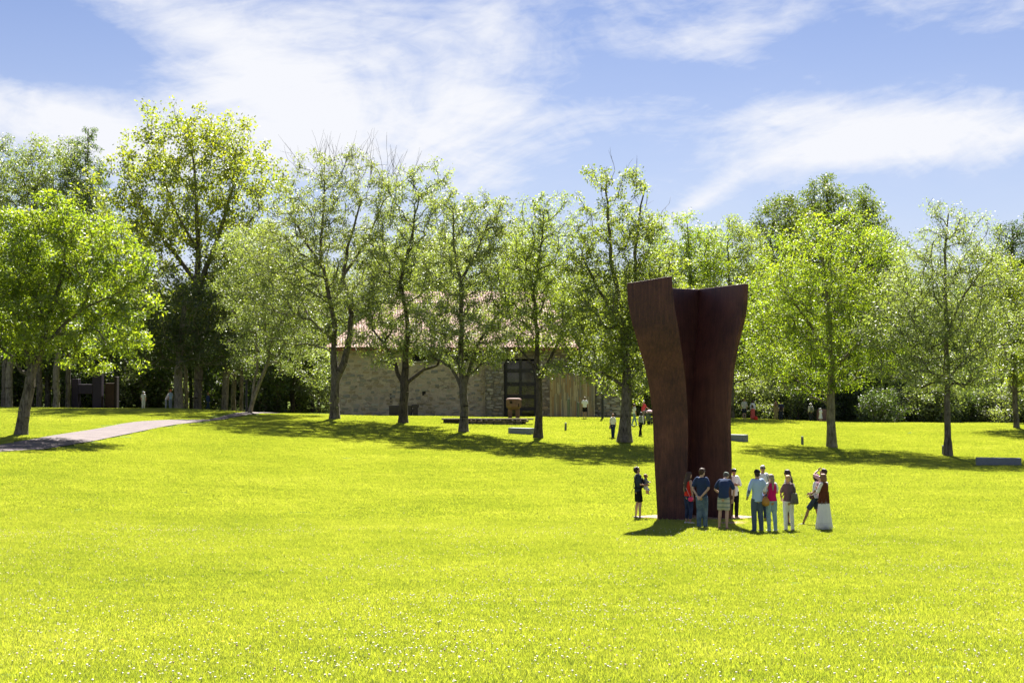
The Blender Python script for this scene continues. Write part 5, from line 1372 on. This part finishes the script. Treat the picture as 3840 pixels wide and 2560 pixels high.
def world_pt(e, k, face, p):
    c, s = math.cos(-R(face)), math.sin(-R(face)); p = p * k
    return e.location + V3(p.x * c - p.y * s, p.x * s + p.y * c, p.z)
def carried(name, e, J, face, label, cat, builder):
    """a bag worn by a person: a thing of its own at the person's place"""
    b = empty(name, e.location, -R(face), label=label, cat=cat); b.scale = e.scale
    builder(b, J); return b
def strap(bm, pts, w=.012, t=.004):
    limb(bm, [(p, w, t) for p in pts])
def shoulder_bag(side, col, size=(.10, .045, .10), z=.80, cross=False, strapcol=None, y=-.02, slump=False):
    def f(b, J):
        sp = J['sp']; x = side * (J['hipw'] + .055)
        bm = bmesh.new(); blob(bm, V3(x, y, z), size, None, 14)
        for v in bm.verts:
            dz = (v.co.z - z) / size[2]; v.co.x = x + (v.co.x - x) * (1.15 - .35 * dz); v.co.y = y + (v.co.y - y) * (1.15 - .35 * dz)
            if not slump and dz > .55: v.co.z = z + size[2] * .58
        obj_bm('pouch', bm, plain(col, .6, .3, .15, 14), b, smooth=True)
        bm = bmesh.new(); s0 = V3((-side if cross else side) * .10, 0, 1.475) + V3(0, sp(1.45).y, 0)
        g = .125
        strap(bm, [V3(x, y - .03, z + size[2] * .5), V3(x * .86 if not cross else side * .16, -g - .03, 1.12), V3(s0.x * 1.2, -g + .02 + sp(1.35).y, 1.36), s0 + V3(0, 0, .035), V3(s0.x * 1.2, g + sp(1.35).y, 1.34), V3(x * .86 if not cross else side * .16, g + .02, 1.12), V3(x, y + .03, z + size[2] * .5)])
        obj_bm('strap', bm, plain(strapcol or col, .6, .3), b, smooth=True)
    return f
def backpack(col, cx=0.0, z=1.14, sz=(.145, .075, .19), cover=None):
    def f(b, J):
        sp = J['sp']; y = sp(z).y - .115 - sz[1]
        bm = bmesh.new(); box(bm, cx - sz[0], cx + sz[0], y - sz[1], y + sz[1], z - sz[2], z + sz[2])
        for v in bm.verts:
            if v.co.z > z: v.co.x = cx + (v.co.x - cx) * .72; v.co.y = y + sz[1] + (v.co.y - y - sz[1]) * .7
        bevel(bm, .045, 3); obj_bm('pack', bm, plain(col, .75, .2, .15, 14), b, smooth=True)
        bm = bmesh.new(); box(bm, cx - sz[0] * .62, cx + sz[0] * .62, y - sz[1] - .035, y - sz[1] * .6, z - sz[2] * .75, z + sz[2] * .05); bevel(bm, .02, 2)
        obj_bm('pocket', bm, plain([c * .8 for c in col], .75, .2), b, smooth=True)
        bm = bmesh.new()
        for s in (-1, 1):
            x = cx * .5 + s * .10; strap(bm, [V3(cx + s * sz[0] * .5, y + sz[1], z + sz[2] * .8), V3(x, sp(1.44).y - .03, 1.475), V3(x, sp(1.36).y + .13, 1.36), V3(x * 1.25, sp(1.15).y + .12, 1.12), V3(x * 1.55, sp(1.05).y - .02, 1.0)], .016, .006)
        obj_bm('strap', bm, plain([c * .7 for c in col], .75, .2), b, smooth=True)
    return f
def ppl(px, py, H, face, label, *a, bagd=None, **kw):
    d = kw.pop('d', None)
    p = at(px, d) if d else hit(px, py, 30, 130)
    e, J = person(p, H, face, label, *a, **kw)
    for nm, lab, cat, bld in (bagd or []): carried(nm, e, J, face, lab, cat, bld)
    return e, J

def stripes():
    m, t = mat_new('striped_cotton')
    tc = t.n('ShaderNodeTexCoord').outputs['Object']; z = t.n('ShaderNodeSeparateXYZ', ins={0: tc}).outputs[2]
    w = t.m('FRACT', t.m('MULTIPLY', t.m('ADD', z, t.m('MULTIPLY', t.noise(tc, 8), .02)), 8.5))
    col = t.ramp(w, [(.05, (.46, .45, .32)), (.42, (.46, .45, .32)), (.48, (.25, .29, .25)), (.86, (.25, .29, .25)), (.92, (.46, .45, .32))])
    finish(m, t, pbsdf(t, col, .9, .1)); return m
def denim(ca, cb):
    m, t = mat_new('denim')
    tc = t.n('ShaderNodeTexCoord').outputs['Object']; n = t.noise(tc, 5, 4, .6); n2 = t.noise(tc, 60, 3)
    finish(m, t, pbsdf(t, t.ramp(t.m('ADD', t.m('MULTIPLY', n, .8), t.m('MULTIPLY', n2, .2)), [(.38, ca), (.62, cb)]), .9, .1, n2, .3)); return m
def skirt_white():
    m, t = mat_new('white_gauze')
    tc = t.n('ShaderNodeTexCoord').outputs['Object']; z = t.n('ShaderNodeSeparateXYZ', ins={0: tc}).outputs[2]
    n = t.noise(t.n('ShaderNodeMapping', ins={'Vector': tc, 'Scale': (14, 14, .5)}).outputs[0], 3, 3)
    c = t.mixc(n, (.62, .60, .66, 1), (.80, .79, .80, 1))
    band = t.ramp(z, [(.0, (1, 1, 1)), (.27, (1, 1, 1)), (.275, (0, 0, 0))])
    c = t.mixc(t.m('MULTIPLY', band, .22), c, (.45, .42, .42, 1))
    finish(m, t, pbsdf(t, c, .9, .1, n, .4)); return m

def build_people():
    NAVY = (.030, .048, .105); WHITE = (.78, .77, .80)
    behind = dict(armL=[(-.075, -.10, -.27), (.10, -.20, -.47)], armR=[(.075, -.10, -.27), (-.10, -.22, -.49)])
    folded = dict(armL=[(-.07, .04, -.27), (.12, .20, -.24)], armR=[(.07, .04, -.27), (-.12, .23, -.26)])
    # 1 man with the baby
    e, J = ppl(2392, 1943, 1.73, 78, 'man in dark navy t-shirt and black shorts looking up, holding a baby on his chest', ((.035, .045, .075), 'short', .88), ('shorts', (.012, .012, .014)), ('short', (.035, .022, .016)),
               pitch=34, glasses='face', armL=[(-.05, .02, -.28), (.06, .22, -.33)], armR=[(.05, .02, -.28), (-.04, .25, -.30)], feet=((-.09, -.04), (.09, .05)), shoes=(.12, .11, .15), skin=SKIN_PALE)
    def carrier(b, J):
        bm = bmesh.new(); limb(bm, [(V3(0, .0, .98), .172, .135), (V3(0, .0, 1.06), .165, .130)], cap=False); fuse('belt', bm, plain((.015, .015, .018)), b, .02, 3)
        bm = bmesh.new(); blob(bm, V3(0, .15, 1.18), (.12, .05, .17)); obj_bm('panel', bm, plain((.02, .02, .024)), b, smooth=True)
        bm = bmesh.new()
        for s in (-1, 1): strap(bm, [V3(s * .10, .14, 1.30), V3(s * .13, .09, 1.42), V3(s * .11, 0, 1.485), V3(s * .10, -.11, 1.38), V3(-s * .06, -.13, 1.2), V3(-s * .12, -.12, 1.04)], .026, .008)
        strap(bm, [V3(-.03, -.13, 1.03), V3(-.06, -.18, .95), V3(-.10, -.20, .84)], .02, .006)
        obj_bm('strap', bm, plain((.016, .016, .02)), b, smooth=True)
    carried('baby_carrier', e, J, 78, 'black baby carrier strapped round the man at the left', 'carrier', carrier)
    c = world_pt(e, J['k'], 78, V3(0, .26, 1.17))
    by = empty('baby', c, -R(78), label='baby with light brown hair facing forward in the black carrier', cat='baby'); by.rotation_euler = (0, 0, -R(78))
    bm = bmesh.new(); limb(bm, [(V3(0, 0, -.12), .075, .065), (V3(0, 0, .02), .075, .065), (V3(0, 0, .12), .06, .05)])
    blob(bm, V3(0, .01, .225), (.062, .068, .072)); blob(bm, V3(0, .072, .215), (.010, .010, .009), None, 8)
    for s in (-1, 1):
        limb(bm, [(V3(s * .05, 0, -.13), .045), (V3(s * .085, .07, -.20), .038), (V3(s * .085, .06, -.31), .028)]); limb(bm, [(V3(s * .085, .05, -.33), .022), (V3(s * .088, .105, -.345), .018)])
        limb(bm, [(V3(s * .07, 0, .10), .030), (V3(s * .10, .06, .03), .026), (V3(s * .05, .13, .03), .020)]); blob(bm, V3(s * .045, .15, .035), (.018, .022, .018))
        for q in range(4): limb(bm, [(V3(s * .045 + (q - 1.5) * .009, .162, .035), .006), (V3(s * .045 + (q - 1.5) * .010, .182, .028), .0055)])
    fuse('body', bm, SKIN_PALE, by, .009, 2)
    bm = bmesh.new(); limb(bm, [(V3(0, 0, -.10), .085, .075), (V3(0, 0, .02), .086, .075), (V3(0, 0, .13), .066, .058)])
    for s in (-1, 1): limb(bm, [(V3(s * .07, 0, .10), .038), (V3(s * .10, .06, .04), .035)])
    fuse('top', bm, plain((.22, .24, .25)), by, .012, 3)
    bm = bmesh.new(); limb(bm, [(V3(0, 0, -.15), .088, .078), (V3(0, 0, -.08), .086, .076)])
    for s in (-1, 1): limb(bm, [(V3(s * .05, 0, -.14), .054), (V3(s * .085, .07, -.21), .046)])
    fuse('shorts', bm, plain((.70, .69, .72)), by, .012, 3)
    bm = bmesh.new(); blob(bm, V3(0, -.008, .240), (.068, .070, .070)); obj_bm('hair', bm, plain((.22, .12, .06), .6, .3, .2, 60), by, smooth=True)
    # 2 woman in red
    ppl(2580, 1963, 1.64, 62, 'woman with long brown hair in a red top beside the sculpture', ((.62, .035, .022), 'none', .93), ('cropped', denim((.018, .026, .062), (.045, .06, .12))), ('long', (.060, .034, .022)), sex='f',
        shoes=(.55, .53, .50), turn=10, bagd=[('pink_bag', 'small bright pink shoulder bag hanging at the red topped woman\'s hip', 'bag', shoulder_bag(1, (.75, .045, .14), (.045, .085, .10), .86, True, (.62, .30, .34), -.06))])
    # 3 man hands behind back
    ppl(2630, 1979, 1.80, 28, 'man in navy t-shirt and blue jeans with hands clasped behind his back', (NAVY, 'short', .90), ('trousers', denim((.060, .10, .17), (.16, .22, .28))), ('short', (.055, .026, .016)), turn=22,
        shoes=(.03, .03, .035), feet=((-.08, .0), (.075, .10)), skin=SKIN_PALE, **behind)
    # 4 man with grey cap
    ppl(2712, 1983, 1.76, 22, 'man in grey green cap, navy t-shirt and striped shorts bowing his head', (NAVY, 'short', .90), ('shorts', stripes()), ('short', (.10, .08, .065)), hat=('cap', (.21, .25, .22)), pitch=-48, stoop=.42, lean=.05,
        armL=[(-.13, .00, -.26), (-.02, .20, -.38)], armR=[(.10, .03, -.28), (.05, .10, -.52)], feet=((-.13, .0), (.10, -.03)), shoes=(.26, .13, .09), skin=SKIN_PALE)
    # 5 woman facing camera
    ppl(2750, 1941, 1.67, 172, 'woman in loose white t-shirt and black trousers with folded arms, facing the camera', (WHITE, 'half', .78), ('trousers', (.012, .012, .016)), ('short', (.015, .012, .012)), sex='f', glasses='head', hat=('beanie', (.018, .018, .022)),
        shoes=(.40, .28, .30), pitch=-8, **folded)
    # 6 man light blue shirt
    ppl(2838, 1993, 1.80, -14, 'man in light blue shirt, slate trousers and black cap, seen from behind', ((.38, .50, .74), 'long', .84), ('trousers', (.085, .115, .165)), ('short', (.03, .022, .018)), hat=('cap', (.014, .014, .016)),
        armL=[(-.10, -.05, -.27), (-.07, .13, -.44)], armR=[(.10, -.05, -.27), (.03, .15, -.44)], feet=((-.10, .0), (.11, .0)), shoes=(.06, .07, .09),
        extras=lambda e, J: [obj_bm('elbow_patch', (lambda b: (blob(b, J['EL'] + V3(-.022, -.038, -.03), (.036, .022, .055)), b)[1])(bmesh.new()), plain((.10, .12, .20)), e, smooth=True)])
    # 7 man white polo
    ppl(2858, 1946, 1.80, 172, 'grey haired man in white polo shirt and sunglasses facing the camera', (WHITE, 'short', .86), ('trousers', (.035, .055, .11)), ('short', (.38, .36, .34)), glasses='face', skin=SKIN, shoes=(.22, .08, .05),
        armL=[(-.05, .0, -.28), (-.03, .10, -.50)], armR=[(.05, .0, -.28), (.03, .10, -.50)],
        bagd=[('shoulder_bag', 'dark bag on a strap over the shoulder of the man in white polo', 'bag', shoulder_bag(-1, (.035, .045, .05), (.04, .08, .09), .95, False, (.03, .06, .06), -.02))])
    # 8 woman magenta vest
    ppl(2891, 1992, 1.66, -12, 'woman with a grey blonde ponytail in a magenta vest and pale blue jeans', ((.52, .012, .13), 'short', .93), ('slim', denim((.22, .34, .40), (.32, .44, .50))), ('pony', (.30, .24, .17)), sex='f', turn=-18, sleeve_col=(.76, .74, .76),
        armL=[(-.09, .02, -.26), (-.02, .18, -.30)], armR=[(.05, .05, -.26), (-.04, .20, -.24)], shoes=(.70, .68, .66), feet=((-.09, .0), (.11, -.02)),
        bagd=[('tan_bag', 'slouchy mustard tan leather bag at the side of the woman in magenta', 'bag', shoulder_bag(-1, (.46, .22, .045), (.10, .14, .15), .93, False, (.16, .07, .05), -.06, True))])
    # 9 woman with backpack
    ppl(2954, 1989, 1.62, -8, 'woman with short blonde hair in brown t-shirt and cream trousers, seen from behind', ((.13, .085, .095), 'short', .92), ('slim', (.70, .68, .62)), ('short', (.52, .34, .15)), sex='f', turn=-16,
        armL=[(-.09, .02, -.27), (-.02, .15, -.42)], armR=[(.07, .03, -.26), (-.02, .18, -.30)], shoes=(.30, .20, .17), feet=((-.09, .0), (.12, -.02)),
        bagd=[('grey_backpack', 'grey olive backpack hanging off the right shoulder of the blonde woman', 'backpack', backpack((.15, .14, .11), .13, 1.02, (.125, .08, .17)))])
    # 10 woman white sleeveless behind
    ppl(2953, 1966, 1.72, -70, 'woman with wavy dark hair in a white sleeveless top behind the blonde woman', (WHITE, 'none', .92), ('skirt', plain((.12, .09, .07), .9, .1, .6, 9), .32, .20), ('wavy', (.045, .022, .018)), sex='f', glasses='face', skin=SKIN_DARK, shoes=(.10, .06, .04),
        armL=[(-.05, .0, -.28), (-.02, .12, -.46)], armR=[(.05, .0, -.28), (.02, .14, -.46)])
    # 11 man shading his eyes
    ppl(3083, 1972, 1.78, -62, 'bearded man in pink shirt shading his eyes with a raised arm', ((.62, .34, .42), 'short', .90), ('shorts', (.05, .06, .08)), ('short', (.05, .025, .016)), pitch=22, skin=SKIN, shoes=(.15, .10, .07),
        armL=[(-.05, .22, .12), (.13, .13, .25)], armR=[(.05, .0, -.28), (.03, .08, -.50)],
        extras=lambda e, J: [obj_bm('beard', (lambda b: (blob(b, J['hc'] + J['Mh'] @ V3(0, .046, -.075), (.052, .048, .042), J['Mh']), b)[1])(bmesh.new()), plain((.05, .028, .02)), e, smooth=True)])
    # 12 woman dark bob stepping
    ppl(3056, 1970, 1.62, -70, 'woman with dark bobbed hair in a white top and dark shorts stepping left', (WHITE, 'short', .93), ('shorts', (.045, .06, .09)), ('bob', (.028, .013, .014)), sex='f', skin=SKIN_DARK, shoes=(.03, .035, .045),
        feet=((-.07, .42), (.08, -.10)), armL=[(-.04, .03, -.27), (-.02, .20, -.40)], armR=[(.04, .03, -.27), (.0, .22, -.36)], lean=-.06,
        bagd=[('dark_bag', 'small brown bag held by the woman with the dark bob', 'bag', shoulder_bag(-1, (.10, .045, .035), (.04, .07, .09), .98, False, (.05, .06, .08), .10))])
    # 13 woman fringed vest
    def fr(e, J):
        bm = bmesh.new(); fringe(bm, 1.18, .84, .175, .205, 46, .011); fringe(bm, 1.18, .80, .17, .20, 38, .010, .07)
        obj_bm('fringe', bm, plain((.12, .040, .022), .9, .1, .2, 20), e)
        bm = bmesh.new(); limb(bm, [(V3(0, 0, .985), .172, .128), (V3(0, 0, 1.01), .170, .126)], cap=False); obj_bm('waistband', bm, plain((.55, .52, .46)), e, smooth=True)
    ppl(3087, 1988, 1.66, -38, 'woman in fringed brown vest and long white skirt with folded arms', ((.115, .038, .020), 'long', 1.08), ('skirt', skirt_white(), .07, .30), ('bob', (.22, .115, .06)), sex='f', turn=-22, sleeve_col=(.74, .72, .70), shoes=(.30, .17, .10),
        glasses='face', extras=fr, armL=[(-.06, .06, -.26), (.10, .20, -.22)], armR=[(.05, .08, -.24), (-.14, .20, -.16)])
    # ---- people further off
    G = 'visitors walking on the far lawn'
    bow = dict(near=False)
    ppl(2193, 1568, 1.76, 4, 'man in white shirt and black shorts walking away towards the slatted wall', (WHITE, 'short', .90), ('shorts', (.012, .012, .014)), ('short', (.20, .15, .11)), d=112, feet=((-.08, .05), (.08, -.06)), pitch=-20, skin=SKIN_DARK, **bow)
    ppl(2298, 1611, 1.60, 20, 'curly red haired person in loose white t-shirt and jeans left of the thick tree trunk', (WHITE, 'half', .95), ('trousers', (.02, .035, .09)), ('short', (.22, .09, .04)), sex='f', feet=((-.08, .1), (.08, -.1)), skin=SKIN_PALE,
        d=93.5, bagd=[('beige_bag', 'beige bag at the hip of the red haired person', 'bag', shoulder_bag(-1, (.42, .32, .22), (.05, .12, .14), .78, False, None, -.03, True))], **bow)
    ppl(2378, 1583, 1.64, 62, 'woman in white t-shirt and pale jeans striding behind the thick trunk', (WHITE, 'short', .95), ('slim', (.20, .30, .36)), ('pony', (.10, .045, .025)), sex='f', d=104, feet=((-.08, .28), (.08, -.26)), shoes=(.7, .7, .7), skin=SKIN_PALE, **bow)
    ppl(2412, 1588, 1.76, 55, 'grey haired person in red t-shirt pushing a stroller', ((.52, .06, .075), 'short', .90), ('trousers', (.25, .2, .16)), ('short', (.5, .48, .46)), d=106, armL=[(-.06, .1, -.24), (-.05, .36, -.32)], armR=[(.06, .1, -.24), (.05, .36, -.32)], feet=((-.08, .2), (.08, -.15)), skin=SKIN, **bow)
    ppl(2401, 1609, 1.60, 40, 'dark haired woman in grey vest and black trousers walking up the bank', ((.23, .25, .24), 'long', .95), ('trousers', (.012, .012, .016)), ('bob', (.03, .02, .02)), sex='f', d=95, feet=((-.07, .22), (.07, -.22)), lean=.14, sleeve_col=(.7, .7, .72), skin=SKIN_PALE, **bow)
    # stroller
    d = 105.2; p = at(2436, d); s = empty('stroller', p, -R(55), label='dark baby stroller with a pale pink hood beside the person in red', cat='stroller')
    blk = plain((.025, .03, .035), .6, .3)
    bm = bmesh.new()
    for sx in (-.26, .26):
        limb(bm, [(V3(sx, -.42, 1.02), .02), (V3(sx, -.18, .62), .02), (V3(sx, .42, .16), .02)]); limb(bm, [(V3(sx, .05, .55), .02), (V3(sx, -.34, .14), .02)])
    limb(bm, [(V3(-.26, -.42, 1.02), .024), (V3(.26, -.42, 1.02), .024)]); obj_bm('frame', bm, blk, s, smooth=True)
    for sx in (-.28, .28):
        for y, r_ in ((.42, .11), (-.34, .15)):
            bm = bmesh.new(); bmesh.ops.create_cone(bm, segments=16, radius1=r_, radius2=r_, depth=.05, cap_ends=True, matrix=Matrix.Translation((sx, y, r_)) @ Matrix.Rotation(R(90), 4, 'Y')); bevel(bm, .01); obj_bm('wheel', bm, plain((.02, .02, .02)), s)
    bm = bmesh.new(); box(bm, -.22, .22, -.12, .34, .40, .52); box(bm, -.22, .22, -.22, -.10, .42, .92); bevel(bm, .03, 2); obj_bm('seat', bm, plain((.10, .12, .10)), s, smooth=True)
    bm = bmesh.new(); blob(bm, V3(0, -.02, .86), (.26, .28, .24)); bmesh.ops.delete(bm, geom=[v for v in bm.verts if v.co.z < .84], context='VERTS'); o = obj_bm('hood', bm, plain((.62, .42, .46)), s, smooth=True); o.modifiers.new('cloth', 'SOLIDIFY').thickness = .012
    # right bank walkers
    ppl(2790, 1583, 1.80, 6, 'man in pale yellow t-shirt and dark shorts walking beside the woman in a red skirt', ((.60, .60, .46), 'short', .90), ('shorts', (.03, .035, .05)), ('short', (.30, .17, .09)), d=119, feet=((-.08, .0), (.08, .04)), skin=SKIN_PALE, **bow)
    ppl(2822, 1584, 1.70, -4, 'woman in white cardigan and long coral red skirt on the right bank', (WHITE, 'long', .98), ('skirt', (.62, .12, .10), .10, .20), ('bob', (.05, .02, .02)), sex='f', d=118.5, skin=SKIN_PALE,
        bagd=[('brown_bag', 'small brown bag on the back of the woman in the red skirt', 'bag', backpack((.11, .06, .045), -.06, 1.18, (.10, .05, .13)))], **bow)
    bm = bmesh.new(); blob(bm, V3(0, 0, .16), (.17, .10, .20))
    for v in bm.verts: v.co.x *= 1.15 - v.co.z
    o = obj_bm('red_bag', bm, plain((.80, .05, .02), .6, .3), None, smooth=True, loc=at(2834, 118.2)); tag(o, 'bright orange red bag held low beside the coral red skirt', 'bag')
    ppl(2908, 1583, 1.62, 8, 'woman in a yellow patterned dress on the right bank', ((.36, .30, .13), 'long', .92), ('skirt', plain((.40, .33, .15), .9, .1, .5, 14), .16, .19), ('wavy', (.28, .15, .07)), sex='f', d=121, skin=SKIN_PALE, **bow)
    ppl(2928, 1584, 1.66, 4, 'person in dark navy clothes with a small backpack beside the yellow dress', ((.04, .045, .09), 'short', .90), ('trousers', (.03, .035, .055)), ('short', (.04, .025, .02)), d=120.5, skin=SKIN_PALE,
        bagd=[('small_backpack', 'small dark red and black backpack on the person in navy', 'backpack', backpack((.05, .025, .04), 0, 1.14, (.12, .06, .16)))], **bow)
    ppl(3040, 1584, 1.62, -8, 'person in cream shirt and white hat with an olive rucksack', ((.62, .58, .48), 'long', .90), ('trousers', (.03, .032, .04)), ('short', (.5, .48, .45)), hat=('brim', (.62, .60, .55)), d=121, skin=SKIN_PALE, stoop=.2,
        bagd=[('olive_rucksack', 'olive rucksack on the person with the white hat', 'backpack', backpack((.17, .17, .12), 0, 1.14, (.14, .08, .20)))], **bow)
    ppl(3076, 1587, 1.22, -20, 'child in a white dress and sun hat left of the standing stone', (WHITE, 'short', .92), ('skirt', (.74, .73, .76), .42, .24), ('short', (.2, .12, .08)), hat=('brim', (.70, .70, .72)), sex='f', d=121, skin=SKIN_PALE, **bow)
    # in and before the left wood
    ppl(781, 1548, 1.70, 40, 'walker in dark blue jacket under the left trees', ((.03, .05, .12), 'long', .88), ('trousers', (.03, .05, .10)), ('bald', (.3, .2, .15)), d=129, feet=((-.08, .25), (.08, -.25)), hat=('cap', (.35, .20, .17)), skin=SKIN, **bow)
    ppl(623, 1536, 1.62, 80, 'bending person in pale pink white top behind the left mound', ((.70, .58, .60), 'short', .90), ('trousers', (.3, .3, .34)), ('short', (.10, .06, .04)), d=124, lean=.5, pitch=-30, sex='f', skin=SKIN_PALE, **bow)
    ppl(641, 1530, 1.70, -60, 'person in light blue top and orange cap behind the left mound', ((.40, .55, .62), 'short', .90), ('trousers', (.25, .28, .32)), ('short', (.2, .1, .06)), d=123, hat=('cap', (.85, .22, .05)), skin=SKIN_PALE, **bow)
    ppl(539, 1532, 1.60, 150, 'person in white with a white hat far behind the left mound', ((.62, .62, .66), 'short', .90), ('trousers', (.5, .5, .54)), ('short', (.2, .12, .08)), d=126, hat=('brim', (.72, .72, .74)), skin=SKIN_PALE, **bow)
build_people()
